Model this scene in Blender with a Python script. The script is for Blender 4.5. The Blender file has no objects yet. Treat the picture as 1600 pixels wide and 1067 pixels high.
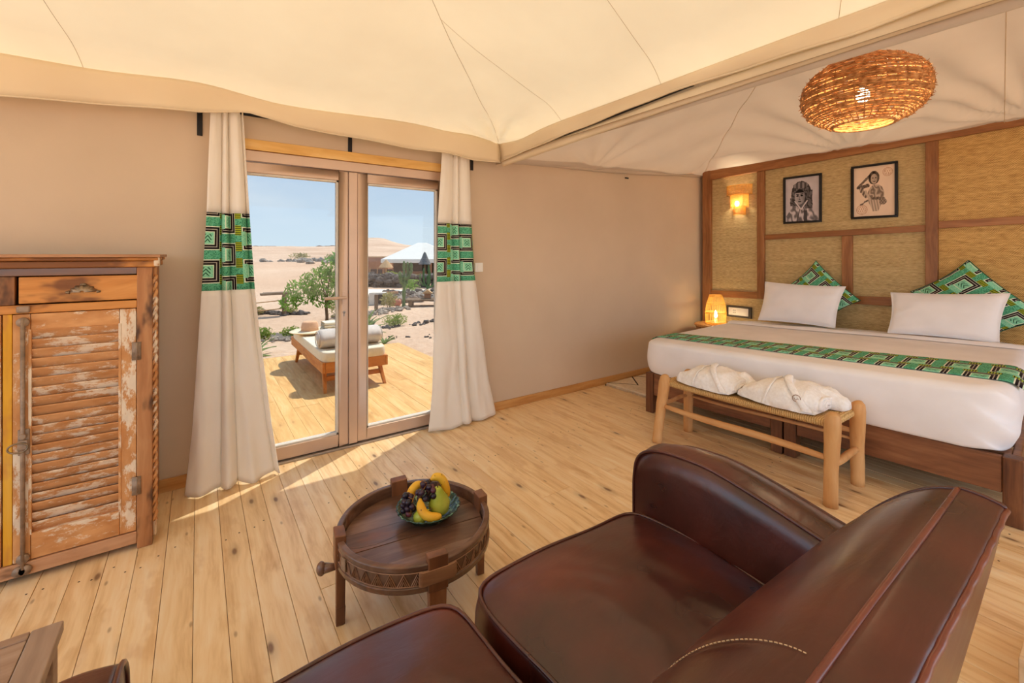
import bpy, bmesh, math, random
import numpy as np
from mathutils import Vector, Matrix, noise as mnoise
random.seed(7)
C = bpy.context.scene.collection
PI = math.pi

# ---------------------------------------------------------------- camera, sky, sun, exposure
CAM_H = 1.40
YAW = math.radians(35.4)
cam_d = bpy.data.cameras.new('camera'); cam = bpy.data.objects.new('camera', cam_d); C.objects.link(cam)
cam.location = (0, 0, CAM_H); cam.rotation_euler = (PI/2, 0, -YAW)
cam_d.sensor_width = 36.0; cam_d.lens = 690.0/1600*36.0
cam_d.shift_y = -(533.5-398.0)/1600
cam_d.clip_start = 0.02; cam_d.clip_end = 1500
bpy.context.scene.camera = cam
vs = bpy.context.scene.view_settings
vs.view_transform = 'Standard'; vs.look = 'None'; vs.gamma = 1.0; vs.use_curve_mapping = False
vs.exposure = 0.86
bpy.context.scene.cycles.max_bounces = 14; bpy.context.scene.cycles.diffuse_bounces = 8; bpy.context.scene.cycles.transparent_max_bounces = 16

world = bpy.data.worlds.new('sky'); bpy.context.scene.world = world
world.use_nodes = True
def build_sky():
    nt = world.node_tree; nt.nodes.clear(); L = nt.links
    out = nt.nodes.new('ShaderNodeOutputWorld'); bg = nt.nodes.new('ShaderNodeBackground')
    tc = nt.nodes.new('ShaderNodeTexCoord'); sep = nt.nodes.new('ShaderNodeSeparateXYZ')
    L.new(tc.outputs['Generated'], sep.inputs[0])
    r = nt.nodes.new('ShaderNodeValToRGB'); cr = r.color_ramp
    cr.elements[0].position = 0.0; cr.elements[0].color = (0.64, 0.755, 0.84, 1)
    cr.elements[1].position = 0.6; cr.elements[1].color = (0.42, 0.58, 0.83, 1)
    e = cr.elements.new(0.16); e.color = (0.50, 0.64, 0.82, 1)
    L.new(sep.outputs['Z'], r.inputs[0])
    mp = nt.nodes.new('ShaderNodeMapping'); mp.inputs['Scale'].default_value = (1.2, 1.2, 4.5)
    L.new(tc.outputs['Generated'], mp.inputs[0])
    n = nt.nodes.new('ShaderNodeTexNoise'); n.inputs['Scale'].default_value = 2.6; n.inputs['Detail'].default_value = 5
    L.new(mp.outputs[0], n.inputs['Vector'])
    rr = nt.nodes.new('ShaderNodeValToRGB'); rr.color_ramp.elements[0].position = 0.48; rr.color_ramp.elements[1].position = 0.85
    rr.color_ramp.elements[1].color = (0.45, 0.45, 0.45, 1)
    L.new(n.outputs['Fac'], rr.inputs[0])
    m = nt.nodes.new('ShaderNodeMix'); m.data_type = 'RGBA'
    L.new(rr.outputs[0], m.inputs[0]); L.new(r.outputs[0], m.inputs[6]); m.inputs[7].default_value = (0.86, 0.90, 0.93, 1)
    L.new(m.outputs[2], bg.inputs[0]); bg.inputs[1].default_value = 1.5
    L.new(bg.outputs[0], out.inputs[0])
build_sky()
sun_d = bpy.data.lights.new('sun', 'SUN'); sun = bpy.data.objects.new('sun', sun_d); C.objects.link(sun)
sun_d.energy = 6.0; sun_d.angle = math.radians(0.6); sun_d.color = (1.0, 0.93, 0.82)
SUN_DIR = Vector((-0.43, -0.26, -0.866)).normalized()
sun.rotation_euler = SUN_DIR.to_track_quat('-Z', 'Y').to_euler()

# ---------------------------------------------------------------- helpers: colours and nodes
def srgb(r, g, b):
    f = lambda v: v/12.92 if v <= 0.04045 else ((v+0.055)/1.055)**2.4
    return (f(r/255), f(g/255), f(b/255), 1.0)

class S:                                     # a socket that understands arithmetic
    def __init__(s, t, k): s.t, s.k = t, k
    def _m(s, op, o=None, c=None): return s.t.math(op, s, o, c)
    def __add__(s, o): return s._m('ADD', o)
    __radd__ = __add__
    def __sub__(s, o): return s._m('SUBTRACT', o)
    def __rsub__(s, o): return s.t.math('SUBTRACT', o, s)
    def __mul__(s, o): return s._m('MULTIPLY', o)
    __rmul__ = __mul__
    def __truediv__(s, o): return s._m('DIVIDE', o)
    def __lt__(s, o): return s._m('LESS_THAN', o)
    def __gt__(s, o): return s._m('GREATER_THAN', o)
    def fract(s): return s._m('FRACT')
    def floor(s): return s._m('FLOOR')
    def abs(s): return s._m('ABSOLUTE')
    def max(s, o): return s._m('MAXIMUM', o)
    def min(s, o): return s._m('MINIMUM', o)
    def sin(s): return s._m('SINE')
    def clamp(s): return s.t.math('ADD', s, 0.0, clamp=True)

class NT:
    def __init__(self, name, rough=0.6, spec=0.3):
        self.m = bpy.data.materials.new(name); self.m.use_nodes = True
        self.nt = self.m.node_tree; self.L = self.nt.links
        self.b = self.nt.nodes['Principled BSDF']; self.out = self.nt.nodes['Material Output']
        self.b.inputs['Roughness'].default_value = rough
        self.b.inputs['Specular IOR Level'].default_value = spec
    def new(self, t): return self.nt.nodes.new(t)
    def set(self, inp, v):
        if isinstance(v, S): self.L.new(v.k, inp)
        elif v is not None: inp.default_value = v
    def math(self, op, a, b=None, c=None, clamp=False):
        n = self.new('ShaderNodeMath'); n.operation = op; n.use_clamp = clamp
        self.set(n.inputs[0], a)
        if b is not None: self.set(n.inputs[1], b)
        if c is not None: self.set(n.inputs[2], c)
        return S(self, n.outputs[0])
    def coord(self, kind='Object'): return S(self, self.new('ShaderNodeTexCoord').outputs[kind])
    def rand(self): return S(self, self.new('ShaderNodeObjectInfo').outputs['Random'])
    def sep(self, v):
        n = self.new('ShaderNodeSeparateXYZ'); self.set(n.inputs[0], v); return [S(self, o) for o in n.outputs]
    def comb(self, x, y, z):
        n = self.new('ShaderNodeCombineXYZ')
        for i, v in enumerate((x, y, z)): self.set(n.inputs[i], v)
        return S(self, n.outputs[0])
    def mapping(self, v, scale=(1,1,1), rot=(0,0,0), loc=(0,0,0)):
        n = self.new('ShaderNodeMapping'); self.set(n.inputs[0], v)
        n.inputs['Scale'].default_value = scale; n.inputs['Rotation'].default_value = rot; n.inputs['Location'].default_value = loc
        return S(self, n.outputs[0])
    def vadd(self, a, b):
        n = self.new('ShaderNodeVectorMath'); n.operation = 'ADD'; self.set(n.inputs[0], a); self.set(n.inputs[1], b); return S(self, n.outputs[0])
    def vscale(self, a, s):
        n = self.new('ShaderNodeVectorMath'); n.operation = 'SCALE'; self.set(n.inputs[0], a); self.set(n.inputs['Scale'], s); return S(self, n.outputs[0])
    def noise(self, v, scale=5, detail=3, rough=0.5, dist=0.0, col=False):
        n = self.new('ShaderNodeTexNoise'); self.set(n.inputs['Vector'], v)
        n.inputs['Scale'].default_value = scale; n.inputs['Detail'].default_value = detail
        n.inputs['Roughness'].default_value = rough; n.inputs['Distortion'].default_value = dist
        return S(self, n.outputs['Color' if col else 'Fac'])
    def voro(self, v, scale=5, feature='F1', rnd=1.0, out='Distance', dim='3D'):
        n = self.new('ShaderNodeTexVoronoi'); n.voronoi_dimensions = dim; n.feature = feature; self.set(n.inputs['Vector'], v)
        n.inputs['Scale'].default_value = scale; n.inputs['Randomness'].default_value = rnd
        return S(self, n.outputs[out])
    def wave(self, v, scale=5, dist=0.0, dscale=1.0, bands='X', prof='SIN'):
        n = self.new('ShaderNodeTexWave'); n.bands_direction = bands; n.wave_profile = prof
        self.set(n.inputs['Vector'], v); n.inputs['Scale'].default_value = scale
        n.inputs['Distortion'].default_value = dist; n.inputs['Detail Scale'].default_value = dscale
        return S(self, n.outputs['Fac'])
    def ramp(self, f, stops, interp='LINEAR'):
        n = self.new('ShaderNodeValToRGB'); cr = n.color_ramp; cr.interpolation = interp
        while len(cr.elements) < len(stops): cr.elements.new(0.5)
        for e, (p, c) in zip(cr.elements, stops):
            e.position = p; e.color = c if len(c) == 4 else (*c, 1)
        self.set(n.inputs[0], f); return S(self, n.outputs[0])
    def smooth(self, f, a, b, lo=0.0, hi=1.0):
        n = self.new('ShaderNodeMapRange'); self.set(n.inputs['Value'], f)
        n.inputs['From Min'].default_value = a; n.inputs['From Max'].default_value = b
        n.inputs['To Min'].default_value = lo; n.inputs['To Max'].default_value = hi
        n.interpolation_type = 'SMOOTHSTEP'
        return S(self, n.outputs['Result'])
    def mix(self, f, a, b, blend='MIX'):
        n = self.new('ShaderNodeMix'); n.data_type = 'RGBA'; n.blend_type = blend
        self.set(n.inputs[0], f); self.set(n.inputs[6], a); self.set(n.inputs[7], b)
        return S(self, n.outputs[2])
    def bump(self, h, strength=0.3, dist=0.01):
        n = self.new('ShaderNodeBump'); n.inputs['Strength'].default_value = strength; n.inputs['Distance'].default_value = dist
        self.set(n.inputs['Height'], h); self.set(self.b.inputs['Normal'], S(self, n.outputs[0])); return self
    def col(self, c): self.set(self.b.inputs['Base Color'], c); return self
    def rough(self, c): self.set(self.b.inputs['Roughness'], c); return self
    def translucent(self, amount, c):            # thin cloth: part of the light passes through
        t = self.new('ShaderNodeBsdfTranslucent'); self.set(t.inputs[0], c)
        ms = self.new('ShaderNodeMixShader'); ms.inputs[0].default_value = amount
        self.L.new(self.b.outputs[0], ms.inputs[1]); self.L.new(t.outputs[0], ms.inputs[2])
        self.L.new(ms.outputs[0], self.out.inputs[0]); return self

M = {}
def plain(name, c, rough=0.6, spec=0.3, var=0.12, scale=12, metal=0.0, bump=0.0, bscale=60):
    t = NT(name, rough, spec); o = t.coord()
    n = t.noise(o, scale, 4)
    c2 = tuple(v*(1-var) for v in c[:3])+(1,); c3 = tuple(min(1, v*(1+var)) for v in c[:3])+(1,)
    t.col(t.ramp(n, [(0.3, c2), (0.7, c3)])); t.b.inputs['Metallic'].default_value = metal
    if bump: t.bump(t.noise(o, bscale, 3), bump, 0.004)
    M[name] = t.m; return t

def wood(name, dark, mid, light, axis='Y', rough=0.5, spec=0.35, grain=1.0, knots=0.0, knotcol=(0.12,0.06,0.03,1), rvar=0.25, bump=0.15, stain=None):
    t = NT(name, rough, spec); o = t.coord(); r = t.rand()
    off = t.comb(r*13.0, r*7.0, r*29.0)
    p = t.vadd(o, off)
    st = {'X': (1.2, 22, 22), 'Y': (22, 1.2, 22), 'Z': (22, 22, 1.2)}[axis]
    st = tuple(v*grain for v in st)
    warp = t.noise(p, 1.8, 2, col=True)
    p2 = t.vadd(t.mapping(p, st), t.vscale(warp, 2.2))
    g = t.noise(p2, 1.0, 4, 0.6)
    fine = t.noise(t.mapping(p, tuple(v*4 for v in st)), 1.0, 2)
    f = g*0.8+fine*0.2
    c = t.ramp(f, [(0.30, dark), (0.5, mid), (0.70, light)])
    c = t.mix(t.math('MULTIPLY', r, rvar), c, tuple(v*0.55 for v in mid[:3])+(1,))
    if stain:
        c = t.mix(t.smooth(t.noise(t.mapping(p, {'X': (2.5, 6, 6), 'Y': (6, 2.5, 6), 'Z': (6, 6, 2.5)}[axis]), 1.0, 4, 0.6), 0.52, 0.64, 0, stain[1]), c, stain[0])
    if knots:
        kst = {'X': (2.0, 5.5, 5.5), 'Y': (5.5, 2.0, 5.5), 'Z': (5.5, 5.5, 2.0)}[axis]
        dim = '2D' if name in ('pine_floor', 'deck_pine') else '3D'
        if dim == '2D': kst = (3.2, 1.15, 1.0)
        v = t.voro(t.mapping(p, kst), 1.0, rnd=1.0, dim=dim)
        c = t.mix(t.smooth(v, 0.03, 0.12, 0.42*knots, 0.0), c, tuple(a*0.6+b*0.4 for a, b in zip(knotcol, mid)))
        c = t.mix(t.smooth(v, 0.015, 0.045, 0.8*knots, 0.0), c, knotcol)
        v2 = t.voro(t.mapping(p, tuple(a*1.9 for a in kst)), 1.0, rnd=1.0, dim=dim)
        c = t.mix(t.smooth(v2, 0.012, 0.05, 0.5*knots, 0.0), c, knotcol)
    t.col(c)
    if bump: t.bump(f, bump, 0.003)
    M[name] = t.m; return t

# ---------------------------------------------------------------- materials
wood('pine_floor', srgb(210,168,114), srgb(239,207,158), srgb(247,226,190), 'Y', 0.34, 0.5, 0.9, knots=1.0, knotcol=srgb(104,64,34), rvar=0.13, bump=0.08, stain=(srgb(196,146,92), 0.35))
wood('deck_pine', srgb(196,146,84), srgb(222,176,112), srgb(236,198,140), 'Y', 0.6, 0.2, 0.7, knots=0.5, knotcol=srgb(150,100,52), rvar=0.15)
wood('pine_trim', srgb(182,120,62), srgb(206,150,86), srgb(220,172,108), 'X', 0.5, 0.3, 0.8, knots=0.4, knotcol=srgb(120,70,36))
wood('pine_header', srgb(214,160,84), srgb(232,184,108), srgb(242,204,140), 'X', 0.5, 0.3, 0.6, knots=0.3, knotcol=srgb(160,104,52))
wood('teak_rail_y', srgb(122,74,38), srgb(156,102,58), srgb(178,124,76), 'Y', 0.4, 0.4)
wood('teak_rail_z', srgb(118,72,38), srgb(152,100,58), srgb(174,122,76), 'Z', 0.4, 0.4)
wood('bed_wood_y', srgb(88,54,34), srgb(134,86,56), srgb(162,112,76), 'Y', 0.42, 0.4, 0.8, knots=0.5, knotcol=srgb(50,24,14))
wood('bed_wood_z', srgb(78,44,26), srgb(116,72,44), srgb(146,98,62), 'Z', 0.42, 0.4, 0.8)
wood('bench_wood_z', srgb(196,138,82), srgb(216,164,106), srgb(228,184,130), 'Z', 0.5, 0.3, 0.5, knots=0.3, knotcol=srgb(150,92,50))
wood('bench_wood_y', srgb(192,134,80), srgb(214,160,104), srgb(226,182,128), 'Y', 0.5, 0.3, 0.5, knots=0.2, knotcol=srgb(150,92,50))
wood('table_wood_x', srgb(70,46,36), srgb(110,80,64), srgb(144,112,96), 'X', 0.26, 0.6, 0.5, stain=(srgb(128,76,42), 0.55))
wood('table_wood_z', srgb(88,52,34), srgb(130,84,54), srgb(156,108,74), 'Z', 0.4, 0.45, 0.5)
wood('table_carved', srgb(110,76,56), srgb(154,114,86), srgb(180,140,110), 'X', 0.45, 0.4, 0.6)
wood('grey_wood_x', srgb(118,92,74), srgb(156,126,104), srgb(186,160,138), 'X', 0.55, 0.3, 0.6, knots=0.4, knotcol=srgb(84,60,46))
wood('grey_wood_y', srgb(124,100,84), srgb(164,138,118), srgb(192,170,150), 'Y', 0.55, 0.3, 0.6)
wood('lounger_wood_x', srgb(176,102,44), srgb(206,130,62), srgb(222,152,82), 'X', 0.5, 0.3, 0.6)
wood('lounger_wood_y', srgb(176,102,44), srgb(206,130,62), srgb(222,152,82), 'Y', 0.5, 0.3, 0.6)
wood('crate_wood', srgb(210,170,124), srgb(228,194,152), srgb(238,210,172), 'X', 0.6, 0.2, 0.6, knots=0.4, knotcol=srgb(150,104,66))
wood('post_wood', srgb(96,76,58), srgb(126,104,84), srgb(150,130,110), 'Z', 0.8, 0.1, 0.6)
wood('cab_orange', srgb(160,92,36), srgb(204,134,62), srgb(222,158,86), 'X', 0.5, 0.35, 0.6, stain=(srgb(94,48,20), 0.8))
wood('cab_brown_x', srgb(138,92,58), srgb(184,132,92), srgb(206,158,118), 'X', 0.55, 0.3, 0.6, stain=(srgb(84,50,32), 0.85))
wood('cab_brown_z', srgb(130,80,44), srgb(178,120,74), srgb(202,148,98), 'Z', 0.55, 0.3, 0.6, stain=(srgb(62,40,28), 0.92))
wood('cab_yellow', srgb(206,140,26), srgb(230,168,44), srgb(234,184,80), 'Z', 0.55, 0.3, 0.6, stain=(srgb(180,110,60), 0.6))

def worn(name, under, under2, paint, axis, amount):
    t = NT(name, 0.6, 0.25); o = t.coord(); r = t.rand()
    p = t.vadd(o, t.comb(r*11.0, r*5.0, r*17.0))
    st = {'X': (4.0, 9, 9), 'Z': (9, 9, 4.0)}[axis]
    g = t.noise(t.mapping(p, tuple(v*2.6 for v in st)), 1.0, 3)
    base = t.ramp(g, [(0.3, under), (0.7, under2)])
    a = t.noise(t.mapping(p, tuple(v*2.2 for v in st)), 1.0, 8, 0.78)
    big = t.noise(p, 4.5, 3)
    f = a*0.68+big*0.32
    m = t.smooth(f, amount-0.03, amount+0.03, 0, 0.92)
    c = t.mix(m, base, t.ramp(g, [(0.3, tuple(v*0.82 for v in paint[:3])+(1,)), (0.7, paint)]))
    t.col(c).bump(m*0.7+g*0.3, 0.35, 0.003); M[name] = t.m
worn('cab_worn_x', srgb(186,124,70), srgb(216,158,102), srgb(240,220,192), 'X', 0.525)
worn('cab_worn_z', srgb(186,124,70), srgb(214,156,100), srgb(240,220,192), 'Z', 0.525)
worn('cab_slat', srgb(184,124,74), srgb(212,156,104), srgb(236,214,186), 'X', 0.535)

def fabrics():
    # plastered inner walls
    t = NT('plaster', 0.85, 0.15); o = t.coord()
    t.col(t.ramp(t.noise(o, 1.2, 4), [(0.3, srgb(202,181,156)), (0.7, srgb(212,191,166))])).bump(t.noise(o, 9, 4), 0.12, 0.02)
    M['plaster'] = t.m
    # glowing roof canvas
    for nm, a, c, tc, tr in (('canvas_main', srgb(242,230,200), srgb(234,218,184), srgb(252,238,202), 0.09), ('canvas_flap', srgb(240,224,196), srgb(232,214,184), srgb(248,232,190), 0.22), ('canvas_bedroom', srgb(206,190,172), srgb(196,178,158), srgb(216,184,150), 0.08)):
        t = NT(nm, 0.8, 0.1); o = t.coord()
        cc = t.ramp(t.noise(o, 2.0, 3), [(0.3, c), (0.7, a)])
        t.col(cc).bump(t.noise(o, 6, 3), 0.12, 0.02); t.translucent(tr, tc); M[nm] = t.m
    # curtain cloth
    t = NT('curtain_cloth', 0.85, 0.1); o = t.coord()
    w = t.noise(t.mapping(o, (500, 500, 500)), 1.0, 1)
    t.col(t.ramp(t.noise(o, 3, 3), [(0.3, srgb(244,238,228)), (0.7, srgb(250,246,238))])).bump(w, 0.1, 0.001); t.translucent(0.22, srgb(240,226,206)); M['curtain_cloth'] = t.m
    # white bed linen, towelling
    t = NT('linen', 0.8, 0.15); o = t.coord()
    t.col(t.ramp(t.noise(o, 4, 3), [(0.3, srgb(232,230,232)), (0.7, srgb(242,240,242))])).bump(t.noise(o, 5, 4, 0.55), 0.2, 0.02); M['linen'] = t.m
    t = NT('towelling', 0.95, 0.05); o = t.coord()
    t.col(t.ramp(t.noise(o, 60, 3), [(0.3, srgb(236,232,228)), (0.7, srgb(248,246,244))])).bump(t.noise(o, 160, 3)*0.6+t.noise(o, 14, 3)*0.8, 0.5, 0.006); M['towelling'] = t.m
    # green wax print
    t = NT('green_print', 0.8, 0.15); uv = t.coord('UV'); u, v, _ = t.sep(uv)
    colw, rowh = 0.175, 0.20
    cu = u/colw; ci = cu.floor(); fu = cu.fract()
    par = (ci*0.5).fract()*2.0                          # 0 or 1 by column
    fv = (v/rowh + par*0.5).fract()
    spk = t.voro(t.mapping(uv, (150, 150, 1)), 1.0)
    green = t.ramp(spk, [(0.25, srgb(36,112,84)), (0.55, srgb(98,178,140))])
    lite = t.ramp(spk, [(0.2, srgb(108,190,150)), (0.6, srgb(148,214,180))])
    d = ((fu-0.42).abs()/0.40).max((fv-0.5).abs()/0.36)
    inside = d < 1.0
    c = t.mix(inside, green, srgb(222,226,206))
    c = t.mix(d < 0.92, c, srgb(26,18,20)); c = t.mix(d < 0.77, c, srgb(168,160,150))
    c = t.mix(d < 0.70, c, srgb(30,20,22)); c = t.mix(d < 0.55, c, srgb(206,226,196)); c = t.mix(d < 0.48, c, lite)
    chev = ((fv*9.0 + (fu-0.42).abs()*10.0).fract() < 0.35)*((fu-0.42).abs() < 0.12)*((fv-0.5).abs() < 0.13)
    c = t.mix(chev, c, srgb(22,70,50))
    openside = (fu < 0.20)*((fv-0.5).abs() < 0.22)
    c = t.mix(openside, c, lite)
    strip = fu > 0.80
    yb = ((fv*2.0).fract()-0.5).abs() < 0.30
    dash = (fv*17.0).fract() < 0.42
    sc = t.mix(dash, srgb(156,170,44), srgb(30,44,24))
    sc = t.mix(yb, green, sc)
    c = t.mix(strip, c, sc)
    t.col(c).bump(t.noise(t.mapping(uv, (700, 700, 1)), 1.0, 1), 0.08, 0.001); M['green_print'] = t.m
    # seagrass matting
    for nm, a, b, cc, sc in (('seagrass', srgb(150,124,80), srgb(194,168,118), srgb(222,198,150), 1.0), ('seagrass_gold', srgb(150,112,58), srgb(200,158,94), srgb(230,194,128), 0.75)):
        t = NT(nm, 0.6, 0.3); o = t.coord()
        row = t.noise(t.mapping(o, (30*sc, 22*sc, 120*sc)), 1.0, 3)
        warp = t.noise(o, 14, 2)
        wy = t.math('SINE', (t.sep(o)[1]*620.0*sc+warp*14.0)); wz = t.math('SINE', (t.sep(o)[2]*520.0*sc+warp*9.0))
        weave = (wy*wz)*0.5+0.5
        streak = t.noise(t.mapping(o, (2, 1.6, 34)), 1.0, 3)
        f = row*0.50+weave*0.26+streak*0.24
        t.col(t.ramp(f, [(0.32, a), (0.5, b), (0.70, cc)])).bump(weave*0.6+row*0.6, 0.6, 0.005); M[nm] = t.m
    # twisted rush seat
    t = NT('rush', 0.75, 0.2); o = t.coord(); x, y, z = t.sep(o)
    st = t.math('SINE', y*520.0+t.noise(o, 60, 2)*6.0)*0.5+0.5
    f = st*0.35+t.noise(o, 220, 3, 0.7)*0.65
    t.col(t.ramp(f, [(0.2, srgb(150,112,62)), (0.5, srgb(204,164,106)), (0.8, srgb(230,198,142))])).bump(f, 0.7, 0.006); M['rush'] = t.m
    # leather
    for nm, a, b, c in (('leather', srgb(48,18,13), srgb(80,32,23), srgb(108,52,37)), ('leather_piping', srgb(88,40,30), srgb(116,58,44), srgb(136,74,56)), ('leather_cord', srgb(56,24,18), srgb(84,38,29), srgb(104,52,40))):
        t = NT(nm, 0.30, 0.65); o = t.coord()
        n = t.noise(o, 3.2, 3, 0.5)
        cc = t.ramp(n, [(0.3, a), (0.52, b), (0.75, c)])
        t.col(cc); t.rough(t.ramp(n, [(0.3, (0.26,)*3), (0.7, (0.38,)*3)]))
        t.b.inputs['Coat Weight'].default_value = 0.10; t.b.inputs['Coat Roughness'].default_value = 0.22
        cre = t.noise(t.mapping(o, (5, 16, 9), (0, 0, 0.7)), 1.0, 4, 0.55, 0.6)
        t.bump(t.noise(o, 9, 3, 0.5)*0.7+cre*0.9+t.noise(o, 70, 2)*0.06, 0.20, 0.010); M[nm] = t.m
    # rattan
    t = NT('rattan', 0.5, 0.35); o = t.coord()
    t.col(t.ramp(t.noise(o, 40, 3), [(0.3, srgb(152,98,52)), (0.55, srgb(200,146,92)), (0.75, srgb(224,180,128))])); M['rattan'] = t.m
    t = NT('rattan_fine', 0.6, 0.3); o = t.coord()
    t.col(t.ramp(t.noise(o, 60, 3), [(0.3, srgb(214,172,92)), (0.7, srgb(248,218,146))])); t.translucent(0.5, srgb(255,226,128)); M['rattan_fine'] = t.m
    # bulbs
    for nm, c, e in (('bulb', (1.0, 0.80, 0.45, 1), 18.0), ('bulb_small', (1.0, 0.74, 0.34, 1), 14.0)):
        t = NT(nm); t.col(c); t.b.inputs['Emission Color'].default_value = c; t.b.inputs['Emission Strength'].default_value = e; M[nm] = t.m
    # glass: tinted to dim the outdoors, with a mirror share that follows the angle
    t = NT('glass'); tr = t.new('ShaderNodeBsdfTransparent'); tr.inputs[0].default_value = (0.61, 0.62, 0.618, 1)
    gl = t.new('ShaderNodeBsdfGlossy'); gl.inputs['Roughness'].default_value = 0.02
    lw = t.new('ShaderNodeLayerWeight'); lw.inputs[0].default_value = 0.5
    fr_ = t.math('MULTIPLY_ADD', t.math('POWER', S(t, lw.outputs['Facing']), 5.0), 0.7, 0.025)
    ms = t.new('ShaderNodeMixShader'); t.L.new(fr_.k, ms.inputs[0]); t.L.new(tr.outputs[0], ms.inputs[1]); t.L.new(gl.outputs[0], ms.inputs[2])
    t.L.new(ms.outputs[0], t.out.inputs[0]); M['glass'] = t.m
    # glazed bowl
    t = NT('glaze', 0.18, 0.6); o = t.coord()
    n = t.voro(t.mapping(o, (60, 60, 60)), 1.0)
    t.col(t.mix(t.smooth(t.noise(o, 34, 4), 0.54, 0.64), t.ramp(n, [(0.2, srgb(16,34,28)), (0.6, srgb(38,72,54))]), srgb(120,156,128))).bump(n, 0.4, 0.003); M['glaze'] = t.m
    # fruit
    t = NT('banana', 0.45, 0.35); o = t.coord()
    c = t.ramp(t.noise(o, 14, 3), [(0.3, srgb(222,160,30)), (0.7, srgb(238,190,64))])
    t.col(t.mix(t.smooth(t.noise(o, 60, 3), 0.62, 0.70), c, srgb(110,66,20))); M['banana'] = t.m
    t = NT('pear_skin', 0.4, 0.4); o = t.coord()
    t.col(t.mix(t.smooth(t.voro(o, 260), 0.1, 0.25, 0.5, 0), t.ramp(t.noise(o, 10, 3), [(0.3, srgb(150,166,40)), (0.7, srgb(196,198,84))]), srgb(110,110,40))); M['pear_skin'] = t.m
    t = NT('grape_skin', 0.3, 0.45); o = t.coord(); r = t.rand()
    t.col(t.ramp(r*0.6+t.noise(o, 90, 2)*0.4, [(0.25, srgb(34,24,36)), (0.6, srgb(58,36,52)), (0.8, srgb(104,44,54))])); M['grape_skin'] = t.m
    # outdoors
    t = NT('sand', 0.95, 0.05); o = t.coord()
    g = t.noise(o, 0.09, 6, 0.6); f = t.noise(o, 9, 4)
    c = t.ramp(g*0.7+f*0.3, [(0.3, srgb(176,142,116)), (0.5, srgb(202,170,144)), (0.7, srgb(220,194,170))])
    c = t.mix(t.smooth(t.voro(o, 3.5), 0.05, 0.16, 0.6, 0), c, srgb(140,116,98))
    t.col(c).bump(f, 0.5, 0.05); M['sand'] = t.m
    for nm, a, b in (('leaf_tree', srgb(74,118,40), srgb(150,186,88)), ('leaf_bush', srgb(92,124,50), srgb(170,182,84)), ('leaf_agave', srgb(84,110,66), srgb(150,168,110)), ('leaf_dry', srgb(132,130,80), srgb(180,170,112))):
        t = NT(nm, 0.6, 0.2); o = t.coord()
        cc = t.ramp(t.noise(o, 7, 3), [(0.3, a), (0.7, b)]); t.col(cc); t.translucent(0.3, b); M[nm] = t.m
    t = NT('paper', 0.9, 0.1); at = t.new('ShaderNodeAttribute'); at.attribute_name = 'ink'
    t.col(S(t, at.outputs['Color'])); M['paper'] = t.m
    t = NT('rug_wool', 0.95, 0.05); o = t.coord(); x, y, z = t.sep(o)
    zig = ((t.math('PINGPONG', x*1.0, 0.22)*1.2 - (y*1.0-0.06)).abs() < 0.012)
    c = t.mix(zig, t.ramp(t.noise(o, 30, 3), [(0.3, srgb(208,190,164)), (0.7, srgb(228,212,188))]), srgb(60,48,42))
    t.col(c).bump(t.noise(o, 120, 2), 0.6, 0.008); M['rug_wool'] = t.m
fabrics()
plain('aluminium', srgb(204,176,154), 0.38, 0.5, 0.04, 6, 0.35)
plain('steel', srgb(170,160,150), 0.35, 0.5, 0.1, 20, 0.9)
plain('old_iron', srgb(150,126,104), 0.55, 0.4, 0.3, 30, 0.35, 0.3)
plain('nail_dark', srgb(54,40,30), 0.6, 0.2, 0.2)
plain('pewter', srgb(140,118,92), 0.4, 0.5, 0.35, 60, 0.7, 0.3)
plain('black_metal', srgb(30,28,30), 0.5, 0.3, 0.1)
plain('black_frame', srgb(26,22,20), 0.4, 0.4, 0.1)
plain('white_plastic', srgb(238,236,230), 0.4, 0.4, 0.02)
plain('dark_plastic', srgb(70,62,56), 0.5, 0.3, 0.05)
plain('rubber', srgb(60,56,54), 0.7, 0.2, 0.1)
plain('cord', srgb(92,66,44), 0.8, 0.2, 0.2)
plain('thread', srgb(200,178,146), 0.9, 0.1, 0.1)
plain('stitch', srgb(196,168,132), 0.9, 0.1, 0.1)
plain('grape_stem', srgb(150,104,52), 0.7, 0.2, 0.2)
plain('stem_brown', srgb(96,66,36), 0.7, 0.2, 0.2)
plain('stone', srgb(150,138,126), 0.9, 0.1, 0.35, 3)
plain('stone_dark', srgb(104,96,90), 0.9, 0.1, 0.35, 3)
plain('gravel_white', srgb(228,220,206), 0.95, 0.1, 0.08, 20, 0, 0.4, 30)
plain('cactus_skin', srgb(92,118,74), 0.6, 0.2, 0.2, 10)
plain('bark', srgb(120,96,74), 0.9, 0.1, 0.25, 20)
plain('white_canvas', srgb(238,232,222), 0.8, 0.1, 0.03)
plain('mud_wall', srgb(170,124,96), 0.9, 0.1, 0.1, 2)
plain('dark_cloth', srgb(92,80,76), 0.8, 0.1, 0.2, 4)
plain('thatch', srgb(196,160,120), 0.9, 0.1, 0.2, 20)
plain('grey_thatch', srgb(128,124,122), 0.9, 0.1, 0.2, 20)
plain('red_cloth', srgb(200,130,112), 0.8, 0.1, 0.1)
plain('far_rock', srgb(128,112,104), 0.95, 0.05, 0.15, 0.2)
plain('ac_white', srgb(214,206,194), 0.6, 0.3, 0.05)
plain('cushion_cream', srgb(232,220,196), 0.8, 0.1, 0.05, 20)
plain('bolster_cloth', srgb(206,194,184), 0.55, 0.3, 0.08, 20)
plain('straw', srgb(236,218,186), 0.8, 0.15, 0.1, 80, 0, 0.4, 200)
plain('straw_band', srgb(224,176,140), 0.8, 0.15, 0.08, 60)
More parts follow.
